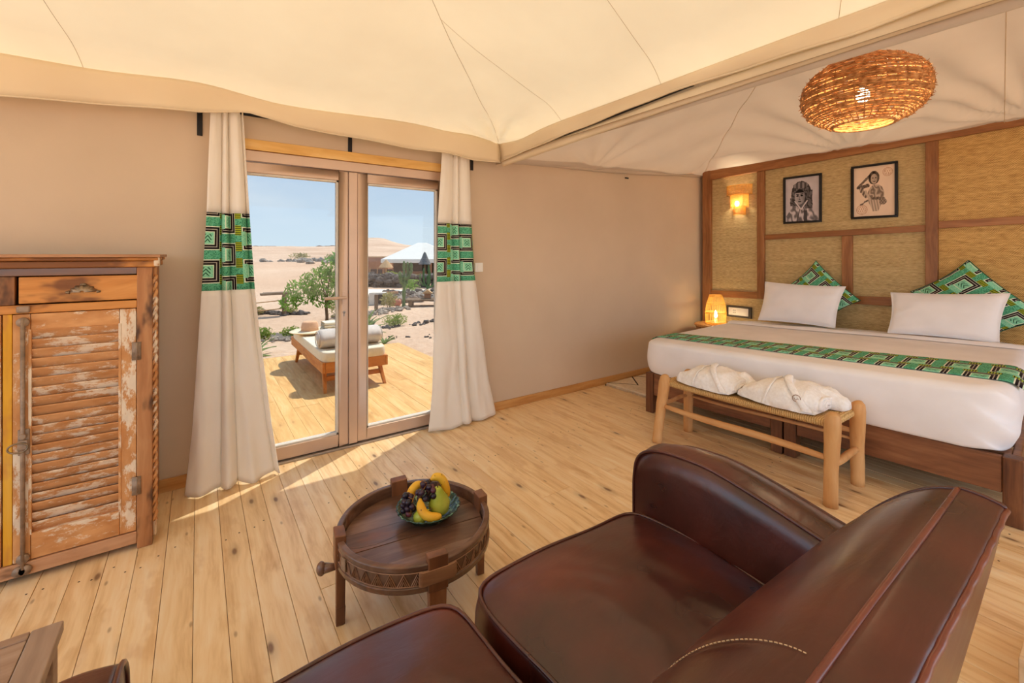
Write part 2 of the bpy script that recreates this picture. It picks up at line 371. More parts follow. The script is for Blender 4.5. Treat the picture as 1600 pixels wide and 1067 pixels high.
plain('wicker_light', srgb(196,144,86), 0.6, 0.3, 0.25, 60, 0, 0.5, 160)

# ---------------------------------------------------------------- helpers: meshes and objects
class MB:
    def __init__(s): s.v = []; s.f = []; s.uv = {}
    def add(s, verts, faces):
        o = len(s.v); s.v += [tuple(p) for p in verts]; s.f += [tuple(i+o for i in f) for f in faces]; return s
    def box(s, c, d, rot=None):
        hx, hy, hz = d[0]/2, d[1]/2, d[2]/2
        P = [Vector((x, y, z)) for x in (-hx, hx) for y in (-hy, hy) for z in (-hz, hz)]
        if rot is not None: P = [rot @ p for p in P]
        P = [p+Vector(c) for p in P]
        return s.add(P, [(0,1,3,2),(4,6,7,5),(0,4,5,1),(2,3,7,6),(0,2,6,4),(1,5,7,3)])
    def b2(s, x0, x1, y0, y1, z0, z1): return s.box(((x0+x1)/2, (y0+y1)/2, (z0+z1)/2), (abs(x1-x0), abs(y1-y0), abs(z1-z0)))
    def hexa(s, P): return s.add(P, [(0,1,3,2),(4,6,7,5),(0,4,5,1),(2,3,7,6),(0,2,6,4),(1,5,7,3)])
    def tube(s, pts, r, n=8, closed=False, caps=True):
        pts = [Vector(p) for p in pts]; m = len(pts)
        R = r if isinstance(r, (list, tuple)) else [r]*m
        up = Vector((0, 0, 1)); rings = []; prev = None
        for i, p in enumerate(pts):
            a = pts[(i-1) % m] if (closed or i > 0) else p
            b = pts[(i+1) % m] if (closed or i < m-1) else p
            t = (b-a)
            if t.length < 1e-9: t = Vector((0, 0, 1))
            t.normalize()
            if prev is None:
                u = t.cross(up) if abs(t.dot(up)) < 0.95 else t.cross(Vector((1, 0, 0)))
            else: u = prev - t*prev.dot(t)
            u.normalize(); w = t.cross(u); prev = u
            rings.append([p+(u*math.cos(2*PI*k/n)+w*math.sin(2*PI*k/n))*R[i] for k in range(n)])
        V = [q for ring in rings for q in ring]; Fs = []
        for i in range(m if closed else m-1):
            j = (i+1) % m
            for k in range(n): Fs.append((i*n+k, i*n+(k+1) % n, j*n+(k+1) % n, j*n+k))
        if caps and not closed: Fs += [tuple(range(n))[::-1], tuple((m-1)*n+k for k in range(n))]
        return s.add(V, Fs)
    def lathe(s, prof, n=32, c=(0,0,0), fn=None, close=False):
        V = []
        for (r, z) in prof:
            for k in range(n):
                a = 2*PI*k/n; rr = r*(fn(a, z) if fn else 1.0)
                V.append((c[0]+rr*math.cos(a), c[1]+rr*math.sin(a), c[2]+z))
        m = len(prof); Fs = []
        for i in range(m if close else m-1):
            j = (i+1) % m
            for k in range(n): Fs.append((i*n+k, i*n+(k+1) % n, j*n+(k+1) % n, j*n+k))
        if not close:
            if prof[0][0] > 1e-4: Fs.append(tuple(range(n))[::-1])
            if prof[-1][0] > 1e-4: Fs.append(tuple((m-1)*n+k for k in range(n)))
        return s.add(V, Fs)
    def grid(s, fn, nu, nv, wrap=False, uv=None):
        o = len(s.v); f0 = len(s.f)
        V = [fn(i/nu, j/nv) for j in range(nv+1) for i in range(nu+1)]
        Fs = [(j*(nu+1)+i, j*(nu+1)+i+1, (j+1)*(nu+1)+i+1, (j+1)*(nu+1)+i) for j in range(nv) for i in range(nu)]
        s.add(V, Fs)
        if uv:
            for k in range(len(V)):
                i, j = k % (nu+1), k//(nu+1); s.uv[o+k] = uv(i/nu, j/nv)
        return s
    def blob(s, c, r, seg=10, rings=7, fn=None):
        V = []; Fs = []
        for j in range(rings+1):
            th = PI*j/rings
            for i in range(seg):
                ph = 2*PI*i/seg; d = Vector((math.sin(th)*math.cos(ph), math.sin(th)*math.sin(ph), math.cos(th)))
                k = fn(d) if fn else 1.0
                V.append((c[0]+d.x*r[0]*k, c[1]+d.y*r[1]*k, c[2]+d.z*r[2]*k))
        for j in range(rings):
            for i in range(seg): Fs.append((j*seg+i, (j+1)*seg+i, (j+1)*seg+(i+1) % seg, j*seg+(i+1) % seg))
        return s.add(V, Fs)
    def mesh(s, name, smooth=False):
        me = bpy.data.meshes.new(name); me.from_pydata(s.v, [], s.f)
        if s.uv:
            l = me.uv_layers.new(name='UVMap')
            for lp in me.loops: l.data[lp.index].uv = s.uv.get(lp.vertex_index, (0, 0))
        if smooth: me.polygons.foreach_set('use_smooth', [True]*len(me.polygons))
        bm = bmesh.new(); bm.from_mesh(me); bmesh.ops.remove_doubles(bm, verts=bm.verts, dist=1e-6)
        if not s.uv and not getattr(s, 'open', False): bmesh.ops.recalc_face_normals(bm, faces=bm.faces)
        bm.to_mesh(me); bm.free(); me.update(); return me

def obj(name, mb, mat, parent=None, smooth=False, bevel=0.0, segs=2, loc=None, solid=0.0, sub=0):
    me = mb if isinstance(mb, bpy.types.Mesh) else mb.mesh(name, smooth)
    if mat is not None and not me.materials: me.materials.append(M[mat])
    o = bpy.data.objects.new(name, me); C.objects.link(o)
    if parent: o.parent = parent
    if loc is not None: o.location = loc
    if solid:
        md = o.modifiers.new('solid', 'SOLIDIFY'); md.thickness = solid; md.offset = 0
    if bevel:
        md = o.modifiers.new('bevel', 'BEVEL'); md.width = bevel; md.segments = segs; md.limit_method = 'ANGLE'; md.angle_limit = math.radians(40)
        me.polygons.foreach_set('use_smooth', [True]*len(me.polygons))
        wn = o.modifiers.new('wn', 'WEIGHTED_NORMAL'); wn.keep_sharp = True
    if sub:
        md = o.modifiers.new('sub', 'SUBSURF'); md.levels = sub; md.render_levels = sub
    return o
def thing(name, label, cat, loc=(0,0,0), rz=0.0, group=None):
    o = bpy.data.objects.new(name, None); C.objects.link(o); o.empty_display_size = 0.1
    o.location = loc; o.rotation_euler = (0, 0, rz); tag(o, label, cat, group); return o
def tag(o, label, cat, group=None, kind=None):
    o['label'] = label; o['category'] = cat
    if group: o['group'] = group
    if kind: o['kind'] = kind
    return o
def struct(o, label=None):
    o['kind'] = 'structure'
    if label: o['label'] = label
    return o
def copy_part(o, parent, loc=None):
    c = o.copy(); C.objects.link(c); c.parent = parent
    if loc is not None: c.location = loc
    return c
def rot(x=0, y=0, z=0): return (Matrix.Rotation(z, 3, 'Z') @ Matrix.Rotation(y, 3, 'Y') @ Matrix.Rotation(x, 3, 'X'))
def lerp(tab, x):
    if x <= tab[0][0]: return tab[0][1]
    for (a, p), (b, q) in zip(tab, tab[1:]):
        if x <= b:
            k = (x-a)/(b-a); k = k*k*(3-2*k) if len(tab) > 2 else k
            return p+(q-p)*k
    return tab[-1][1]
def lin(tab, x):
    if x <= tab[0][0]: return tab[0][1]
    for (a, p), (b, q) in zip(tab, tab[1:]):
        if x <= b: return p+(q-p)*(x-a)/(b-a)
    return tab[-1][1]
def nz(x, y=0.0, z=0.0): return mnoise.noise(Vector((x, y, z)))
# ================================================================ THE ROOM
WY = 3.32                     # inner face of the wall with the door
RX = 5.47                     # inner face of the bed-end wall
LX, BY = -2.6, -2.6           # left and rear edges, no walls built, out of the frame
EX, EY = 2.09, 3.13           # eave lines of the sitting-room canopy
def st(o, label, cat): o['kind'] = 'structure'; o['label'] = label; o['category'] = cat; return o

# floor: sub-floor slab with pine boards as pieces
fl = st(obj('floor', MB().b2(LX-0.1, RX+0.1, BY-0.1, WY+0.02, -0.09, -0.022), 'pine_trim'), 'knotty honey pine board floor of the tent room', 'floor')
def plank_mesh(w, L, mat, h=0.02):
    g = 0.0009
    me = MB().b2(-w/2+g, w/2-g, 0, L-0.0016, -h, 0).mesh('floor_plank'); me.materials.append(M[mat]); return me
BW = 0.1085
lens = (1.35, 1.8, 2.1, 2.7)
pm = {L: plank_mesh(BW, L, 'pine_floor') for L in lens}
rng = random.Random(3)
x = LX-0.02; i = 0
def plank(L, px, y):
    o = bpy.data.objects.new('floor_plank', pm[L]); C.objects.link(o); o.parent = fl; o.location = (px, y, rng.uniform(-0.0006, 0.0006))
    md = o.modifiers.new('bevel', 'BEVEL'); md.width = 0.0009; md.segments = 1; md.limit_method = 'ANGLE'
while x < RX:
    y = WY-0.0; k = rng.randrange(4); first = True
    while y > BY:
        L = lens[rng.randrange(4)]
        if first and i % 3: L = lens[(i*7) % 4]
        first = False
        plank(L, x+BW/2, y-L); y -= L
    x += BW; i += 1
# nail heads near board ends
nb = MB(); x = LX-0.02
while x < RX:
    for yy in (2.62, 1.42, 0.4):
        for dx in (0.028, 0.08):
            if rng.random() < 0.75:
                c = (x+dx+rng.uniform(-.01, .01), yy+rng.uniform(-.05, .05), 0.0004)
                nb.add([(c[0]+0.0045*math.cos(a), c[1]+0.0045*math.sin(a), c[2]) for a in [PI/3*q for q in range(6)]], [tuple(range(6))])
    x += BW
o = obj('nail_heads', nb, 'nail_dark', fl); o['kind'] = 'stuff'

# walls
def wall_y():
    b = MB(); y0, y1, top = WY, WY+0.10, 2.40
    DX0, DX1, DT = 0.09, 1.76, 2.15
    b.b2(LX, DX0, y0, y1, -0.09, top); b.b2(DX1, RX+0.1, y0, y1, -0.09, 2.53); b.b2(DX0, DX1, y0, y1, DT, top)
    return b
st(obj('wall_front', wall_y(), 'plaster'), 'beige plastered wall with the glass terrace door', 'wall')
st(obj('wall_right', MB().b2(RX, RX+0.1, BY, WY, -0.09, 2.53), 'plaster'), 'beige wall behind the woven headboard', 'wall')
# left and rear walls left out to let daylight in (out of frame); only sand
st(obj('ground', MB().b2(-60, 60, -90, BY-0.12, -0.2, -0.08).b2(-60, LX-0.12, BY-0.12, 3.2, -0.2, -0.08), 'sand'), 'flat desert sand around the tent', 'ground')

# baseboards (pine)
st(obj('baseboard_front', MB().b2(LX, 0.02, WY-0.016, WY, 0.0, 0.075), 'pine_trim', bevel=0.003), 'narrow pine baseboard left of the terrace door', 'baseboard')
st(obj('baseboard_front', MB().b2(1.80, 5.36, WY-0.016, WY, 0.0, 0.075), 'pine_trim', bevel=0.003), 'narrow pine baseboard between right curtain and bed corner', 'baseboard')

# ---------------------------------------------------------------- ceilings
def prof(d): return 0.17*d+0.030*d*d-(0.055*(1-d/0.22)**2 if d < 0.22 else 0) if d >= 0 else 0.20*d-0.055
def main_z(x, y):
    dr, df, dl, db = EX-x, EY-y, x-(LX+0.05), y-(BY+0.1)
    d = min(dr, df, dl, db)
    if df < 0: d = min(df, dr*0.6)
    if dr < 0 and df >= 0: d = dr*0.5
    z = 2.396+prof(d)
    if d >= 0:
        sag = 0.035*math.exp(-d/0.35)*math.sin(d*0) 
        z -= 0.05*math.sin(min(1, d/1.2)*PI)*(0.25+0.75*math.sin((x*0.9+y*0.7))**2)*0.5
        z += 0.012*nz(x*2.2, y*2.2)*min(1, d*3)
        if df < dr: z += 0.05*math.exp(-d/0.25)*(lerp([(-2.6, 0), (-0.5, 0.35), (0.0, 1.0), (0.45, 0.15), (1.3, 0.8), (2.09, 0)], x))
    # folds gathered in the corner
    q = math.hypot(EX-x, EY-y)
    if d >= 0 and q < 0.9: z += 0.030*math.sin(math.atan2(EY-y, EX-x)*11+nz(x*3, y*3))*math.exp(-((q-0.28)/0.24)**2)
    return z
def main_roof():
    xs = sorted(set([round(LX-0.1+k*(EX-LX+0.1)/76, 4) for k in range(77)]+[EX, EX-0.02, EX-0.05, EX-0.08, EX-0.11, EX-0.14, EX-0.17, EX-0.2, EX-0.24, EX+0.06, EX+0.13]))
    ys = sorted(set([round(BY-0.1+k*(EY-BY+0.1)/90, 4) for k in range(91)]+[EY-0.02, EY-0.045, EY-0.07, EY-0.10, EY-0.13, EY-0.16, EY-0.19, EY-0.22, EY+0.05, EY+0.12, EY+0.25, EY+0.36, EY+0.47]))
    V = [(x, y, main_z(x, y)) for y in ys for x in xs]; n = len(xs)
    b = MB(); b.open = True
    b.add(V, [(j*n+i, j*n+i+1, (j+1)*n+i+1, (j+1)*n+i) for j in range(len(ys)-1) for i in range(n-1)])
    return b
ceil = st(obj('ceiling', main_roof(), 'canvas_main', smooth=True), 'cream tent canvas canopy over the sitting area', 'ceiling')
FB = [(-2.6, 2.10), (-0.77, 2.155), (-0.48, 2.184), (0.0, 2.225), (0.24, 2.272), (0.5, 2.225), (0.88, 2.212), (1.29, 2.195), (1.60, 2.20), (1.84, 2.178), (2.09, 2.185)]
def flap_front(u, v):
    x = LX+u*(EX-LX); zt = main_z(x, EY-0.004)+0.004; zb = lin(FB, x)
    y = EY - 0.004 + 0.012*math.sin(v*PI)*math.sin(x*5.1+1)+0.01*math.sin(x*11)*v
    return (x, y, zt+(zb-zt)*v)
RB = [(-2.6, 2.27), (0.28, 2.285), (0.64, 2.270), (1.49, 2.292), (2.38, 2.245), (3.13, 2.20)]
def flap_right(u, v):
    y = BY+u*(EY-BY); zt = main_z(EX-0.004, y)+0.004; zb = lin(RB, y)
    xx = EX-0.004+0.010*math.sin(v*PI)*math.sin(y*4.2)+0.006*math.sin(y*13)*v+0.02*v
    return (xx, y, zt+(zb-zt)*v)
b = MB(); b.open = True; b.grid(flap_front, 110, 6); obj('valance', b, 'canvas_flap', ceil, True, solid=0.004)
b = MB(); b.open = True; b.grid(flap_right, 90, 6); obj('valance', b, 'canvas_flap', ceil, True, solid=0.004)
# hem piping along both valances
obj('hem', MB().tube([flap_front(k/110, 1) for k in range(111)], 0.005, 5), 'canvas_flap', ceil, True)
obj('hem', MB().tube([flap_right(k/90, 1) for k in range(91)], 0.006, 5), 'canvas_flap', ceil, True)
# sewn seams of the roof panels
def seam(pts): return [(x, y, main_z(x, y)-0.005) for x, y in pts]
def sline(a, b, n=40): return [(a[0]+(b[0]-a[0])*k/n, a[1]+(b[1]-a[1])*k/n) for k in range(n+1)]
for a, bb in (((EX-1.08, EY-1.08), (EX-0.01, EY-0.80)), ((EX-1.75, EY-2.15), (EX-0.01, EY-1.62)), ((EX-0.01, EY-2.45), (EX-1.7, EY-3.2)), ((-0.62, EY-1.5), (-0.48, EY-0.01))):
    obj('seam', MB().tube(seam(sline(a, bb)), 0.0012, 4), 'thread', ceil)
hipl = [(EX-t, EY-t) for t in [0.02+k*0.06 for k in range(36)]]
obj('seam', MB().tube(seam(hipl), 0.0014, 4), 'thread', ceil)
for px in (-0.48, 0.62):
    obj('seam', MB().tube([flap_front((px-LX)/(EX-LX), k/6) for k in range(7)], 0.0014, 4), 'thread', ceil)
for py in (2.30, 1.50, 0.66):
    obj('seam', MB().tube([flap_right((py-BY)/(EY-BY), k/6) for k in range(7)], 0.0014, 4), 'thread', ceil)

# bedroom canopy
BX0 = EX+0.04
def bed_e(x): return 2.235+max(0, (x-2.2))*0.058
def bed_z(x, y):
    dl, dr, df, db = x-BX0, (RX-0.01)-x, WY-0.01-y, y-(BY+0.1)
    d = min(dl, dr, df, db)
    base = bed_e(x) if df < 0.6 else bed_e(x)
    z = base+0.60*d-0.12*d*d if d >= 0 else base+0.3*d
    if d > 0:
        z0_ = z
        for (cx, cy, k, a) in ((RX-0.02, 1.66, 15, 0.050), (RX-0.02, 0.42, 17, 0.050), (RX-0.02, WY-0.1, 9, 0.018), (3.0, 0.9, 7, 0.03)):
            q = math.hypot(x-cx, y-cy); an = math.atan2(y-cy, cx-x)
            z += a*math.sin(an*k+cx)*min(1, q/0.25)*math.exp(-q/0.85)
        q = math.hypot(x-3.4, y-WY); an = math.atan2(WY-y, x-3.4)
        z += 0.035*math.sin(an*9+1)*min(1, q/0.3)*math.exp(-q/0.7)
        z += 0.012*nz(x*2, y*2, 4)
        if dr < 0.3: z = z0_+(z-z0_)*min(1, dr/0.3)+0.012
    return z
def bed_roof():
    b = MB(); b.open = True
    nx, ny = 120, 170
    xs = [BX0-0.03+(RX+0.10-BX0+0.03)*k/nx for k in range(nx+1)]; ys = [BY-0.1+(WY+0.4-BY+0.1)*k/ny for k in range(ny+1)]
    n = nx+1
    b.add([(x, y, bed_z(x, y)) for y in ys for x in xs], [(j*n+i, j*n+i+1, (j+1)*n+i+1, (j+1)*n+i) for j in range(ny) for i in range(nx)])
    return b
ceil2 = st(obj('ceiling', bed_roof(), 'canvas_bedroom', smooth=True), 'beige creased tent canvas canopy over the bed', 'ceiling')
hp = [(RX-0.02-t, WY-0.02-t) for t in [k*0.05 for k in range(31)]]
obj('seam', MB().tube([(x, y, bed_z(x, y)-0.002) for x, y in hp], 0.003, 4), 'thread', ceil2)
hp = [(RX-0.02-t*1.0, 0.62-t*0.12) for t in [k*0.05 for k in range(31)]]
obj('seam', MB().tube([(x, y, bed_z(x, y)-0.002) for x, y in hp], 0.002, 4), 'thread', ceil2)
# small hem of the bedroom canvas along the door wall
def bflap(u, v):
    x = BX0+u*(RX-0.02-BX0); z = bed_e(x)+0.03
    return (x, WY-0.012-0.008*math.sin(v*PI)-0.004*math.sin(x*7), z-(0.045+0.012*math.sin(x*2.1))*v)
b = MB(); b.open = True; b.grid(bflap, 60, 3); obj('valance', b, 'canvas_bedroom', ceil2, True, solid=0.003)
obj('clip', MB().box((3.93, WY-0.02, 2.262), (0.05, 0.012, 0.014)), 'black_metal', ceil2)
def gap_backing(u, v):  # canvas sheet added to block the bright gap between the canopies
    y = BY+u*(WY-0.03-BY); return (BX0+0.035+0.004*math.sin(y*5), y, 2.338-(2.338-2.20)*v)
b = MB(); b.open = True; b.grid(gap_backing, 60, 3); obj('gap_backing', b, 'canvas_bedroom', ceil2, True, solid=0.003)
# rolled hem hanging under the joint between the two canopies
def roll_pts(off): return [(EX+0.055, y, lin([(-2.6, 2.20), (0.29, 2.235), (1.5, 2.215), (2.87, 2.172), (3.2, 2.165)], y)+off) for y in [BY+0.05+k*0.1 for k in range(58)]]
def rollsec(u, v):
    P = roll_pts(0); k = min(len(P)-1, int(u*(len(P)-1))); p = P[k]
    a = 2*PI*v; wob = 1+0.12*math.sin(p[1]*9)
    return (p[0]+0.016*math.cos(a)*wob, p[1], p[2]+0.030+0.034*math.sin(a))
b = MB(); b.open = True; b.grid(rollsec, 57, 10); tr1 = st(obj('trim_1', b, 'canvas_flap', None, True), 'rolled canvas hem along the joint of the two canopies', 'trim')
obj('cord', MB().tube([(EX+0.05, y, lin([(1.4, 2.30), (2.9, 2.235)], y)) for y in [1.35+k*0.05 for k in range(32)]], 0.007, 6), 'black_metal', tr1)  # black tube standing in for the shaded gap under the valance

# ---------------------------------------------------------------- the double door
door = st(thing('door_1', 'taupe aluminium double glass door to the terrace', 'door', (0, WY, 0)), 'taupe aluminium double glass door to the terrace', 'door')
Y0, Y1 = -0.005, 0.065
def fr(name, *a, **k): return obj(name, MB().b2(*a), 'aluminium', door, bevel=0.004)
fr('frame_head', 0.10, 1.75, Y0-0.01, Y1+0.02, 2.008, 2.077)
fr('frame_jamb', 0.10, 0.158, Y0-0.01, Y1+0.02, 0.0, 2.008)
fr('frame_jamb', 1.69, 1.75, Y0-0.01, Y1+0.02, 0.0, 2.008)
obj('threshold', MB().b2(0.10, 1.75, -0.03, Y1+0.03, -0.004, 0.016), 'steel', door, bevel=0.004)
def leaf(x0, x1, s0, s1, handle):
    lf = obj('door_leaf', MB().b2(x0, x0+s0, Y0, Y1, 0.022, 2.002).b2(x1-s1, x1, Y0, Y1, 0.022, 2.002).b2(x0+s0, x1-s1, Y0, Y1, 1.935, 2.002).b2(x0+s0, x1-s1, Y0, Y1, 0.022, 0.106), 'aluminium', door, bevel=0.005)
    b = MB(); g = 0.012
    for (a0, a1, c0, c1) in ((x0+s0, x0+s0+g, 0.106, 1.935), (x1-s1-g, x1-s1, 0.106, 1.935), (x0+s0, x1-s1, 0.106, 0.106+g), (x0+s0, x1-s1, 1.935-g, 1.935)):
        b.b2(a0, a1, 0.004, 0.05, c0, c1)
    obj('glazing_bead', b, 'ac_white', lf)
    obj('glass_pane', MB().b2(x0+s0+0.002, x1-s1-0.002, 0.028, 0.032, 0.108, 1.933), 'glass', lf)
    return lf
l1 = leaf(0.160, 0.892, 0.066, 0.067, True)
l2 = leaf(0.957, 1.688, 0.070, 0.079, False)
obj('meeting_stile', MB().b2(0.894, 0.955, Y0-0.012, Y1, 0.022, 2.002), 'aluminium', door, bevel=0.004)
hd = obj('handle', MB().b2(0.848, 0.872, -0.012, -0.004, 1.045, 1.135).tube([(0.860, -0.008, 1.092), (0.860, -0.045, 1.092)], 0.009, 10).tube([(0.868, -0.045, 1.092), (0.80, -0.047, 1.092), (0.722, -0.045, 1.092)], 0.0105, 10), 'aluminium', l1, bevel=0.001)
obj('lock_cylinder', MB().tube([(0.862, -0.012, 0.985), (0.862, -0.004, 0.985)], 0.010, 14).b2(0.858, 0.866, -0.012, -0.004, 0.955, 0.985), 'steel', l1)
# pine header above the door
st(obj('trim_2', MB().b2(0.07, 1.79, WY-0.03, WY+0.08, 2.079, 2.146), 'pine_header', bevel=0.003), 'pale pine beam above the terrace door', 'trim')

# curtain rod and brackets
rod = thing('curtain_rod', 'black curtain rod with flat brackets half hidden behind the valance', 'curtain rod', (0, 3.235, 2.285))
obj('rod', MB().tube([(-0.04, 0, 0), (2.0, 0, 0)], 0.010, 10), 'black_metal', rod)
for bx in (0.008, 0.905, 1.93):
    obj('bracket', MB().b2(bx-0.014, bx+0.014, WY-3.235-0.008, WY-3.235, -0.155, 0.03).b2(bx-0.010, bx+0.010, -0.02, WY-3.235-0.005, -0.02, -0.008), 'black_metal', rod, bevel=0.002)

# light switch by the right curtain
sw = thing('light_switch', 'small white wall switch just right of the right curtain', 'switch', (2.0, WY, 1.29))
obj('plate', MB().b2(-0.04, 0.04, -0.012, 0, -0.04, 0.04), 'white_plastic', sw, bevel=0.004)
obj('rocker', MB().b2(-0.02, 0.02, -0.016, -0.010, -0.028, 0.028), 'white_plastic', sw, bevel=0.002)

# ---------------------------------------------------------------- curtains
def curtain(label, xl, xr, yb, folds, seed, amp, zb):
    root = thing('curtain', label, 'curtain', ((xl[-1][1]+xr[-1][1])/2, 3.22, 0))
    ox = root.location.x
    ztop = 2.31
    def pt(u, z):
        k = (ztop-z)/ztop
        # folds: each fold boundary is a sharp pinch
        ph = lin(folds, u)
        f = abs(math.sin(ph*PI))**0.6
        A = amp[0]+(amp[1]-amp[0])*k
        x = lin(xl, z)+(lin(xr, z)-lin(xl, z))*u
        x += 0.012*nz(u*6, z*1.5, seed)*k
        y = -A*f+0.03+lin(yb, u)*k*k
        y += 0.020*nz(u*4+5, z*2.2, seed+3)*k+0.006*nz(u*11, z*5.0, seed+1)*(0.4+k)+0.010*math.sin(u*23+z*2+seed)*k*k
        y += -0.035*k*k*math.sin(ph*PI*0.5+seed)
        return Vector((x-ox, y, z))
    def hem(u): return zb+0.018*nz(u*5, seed, 2)+lin(folds, u)*0
    def part(name, za, zc, mat, n, uvs=False, out=0.0):
        b = MB(); b.open = True
        nu = 120
        # arc length along the band for the print
        acc = [0.0]; zmid = (za+zc)/2
        for k in range(nu): acc.append(acc[-1]+(pt((k+1)/nu, zmid)-pt(k/nu, zmid)).length)
        def fn(u, v):
            lo = hem(u) if zc < 0.1 else zc
            p = pt(u, za+(lo-za)*v); return (p.x, p.y-out, p.z)
        b.grid(fn, nu, n, uv=(lambda u, v: (acc[int(round(u*nu))]+0.06, (zc+(za-zc)*(1-v)))))
        return obj(name, b, mat, root, True, solid=0.004)
    part('upper_panel', ztop, 1.655, 'curtain_cloth', 14)
    part('print_band', 1.655, 1.185, 'green_print', 10)
    part('lower_panel', 1.185, 0.0, 'curtain_cloth', 34)
    return root
curtain('cream curtain with green print band hanging left of the door, splayed wide at the floor',
        [(0, -0.065), (0.35, -0.03), (1.18, 0.017), (1.65, 0.039), (2.31, 0.062)], [(0, 0.425), (0.35, 0.375), (1.18, 0.290), (1.65, 0.262), (2.31, 0.226)],
        [(0, 0.0), (0.3, -0.07), (0.55, -0.10), (1, -0.06)], [(0, 0.45), (0.36, 1.0), (0.53, 2.0), (0.80, 2.55), (1, 3.2)], 1.0, (0.045, 0.062), 0.012)
curtain('cream curtain with green print band hanging right of the door, beside the plain wall',
        [(0, 1.465), (0.35, 1.50), (1.22, 1.549), (1.67, 1.555), (2.31, 1.600)], [(0, 2.13), (0.35, 2.05), (1.22, 1.915), (1.67, 1.885), (2.31, 1.855)],
        [(0, 0.03), (0.4, -0.03), (0.6, -0.06), (1, -0.02)], [(0, 0.3), (0.44, 1.0), (0.60, 2.0), (0.80, 2.5), (1, 3.0)], 7.0, (0.040, 0.065), 0.015)
# ================================================================ HEADBOARD WALL
HX = 5.42                                     # plane of the woven panels
SK = 0.0275                                   # rails rise slightly towards the right
def hz(z, y): return z+SK*(3.26-y)*(0.2 if z < 0.3 else 1.0)
head = thing('headboard', 'wall-high teak framed headboard of woven seagrass panels behind the bed', 'headboard', (HX, 1.2, 0))
def hp_(y): return y-1.2
def skewbox(y0, y1, za0, za1, x0, x1):        # box between y0..y1 whose bottom and top follow the slight rise
    P = []
    for x in (x0, x1):
        for y in (y0, y1):
            P += [(x, hp_(y), hz(za0, y)), (x, hp_(y), hz(za1, y))]
    return MB().hexa([P[0], P[1], P[2], P[3], P[4], P[5], P[6], P[7]])
def panel(y0, y1, z0, z1, mat): obj('woven_panel', skewbox(y0, y1, z0, z1, 0.0, 0.04), mat, head)
T0, T1 = 2.362, 2.478
MR0, MR1 = 1.552, 1.612
LR0, LR1 = 0.858, 0.940
YE = -1.6
panel(2.58, 3.16, LR1-0.01, T0+0.01, 'seagrass'); panel(1.09, 2.50, MR1-0.01, T0+0.01, 'seagrass')
panel(1.73, 2.50, LR1-0.01, MR0+0.01, 'seagrass'); panel(1.09, 1.65, LR1-0.01, MR0+0.01, 'seagrass')
panel(-0.42, 1.02, MR1+0.01, T0+0.01, 'seagrass_gold'); panel(-0.42, 1.02, LR1-0.01, MR0+0.03, 'seagrass_gold')
panel(YE, -0.50, LR1-0.01, T0+0.01, 'seagrass_gold')
panel(1.09, 3.16, 0.02, LR0+0.01, 'seagrass'); panel(YE, 1.02, 0.02, LR0+0.01, 'seagrass_gold')
def rail(name, y0, y1, z0, z1, mat='teak_rail_y', d=0.035): obj(name, skewbox(y0, y1, z0, z1, -d, 0.045), mat, head, bevel=0.004)
rail('top_rail', YE, 3.17, T0, T1, d=0.045)
rail('post', 3.155, 3.262, 0.0, T1+0.003, 'teak_rail_z', 0.05)
rail('post', 2.497, 2.580, LR1-0.08, T0-0.001, 'teak_rail_z'); rail('post', 1.012, 1.095, 0.02, T0-0.001, 'teak_rail_z', 0.04)
rail('post', -0.50, -0.42, 0.02, T0-0.001, 'teak_rail_z', 0.04)
rail('post', 1.648, 1.738, LR1+0.001, MR0-0.001, 'teak_rail_z', 0.03)
rail('middle_rail', 1.096, 2.496, MR0, MR1, d=0.03); rail('middle_rail', -0.419, 1.011, MR0+0.02, MR1+0.025, d=0.03)
rail('lower_rail', 1.096, 3.154, LR0, LR1, d=0.032); rail('lower_rail', -0.419, 1.011, LR0, LR1, d=0.032); rail('lower_rail', YE, -0.501, LR0, LR1, d=0.032)

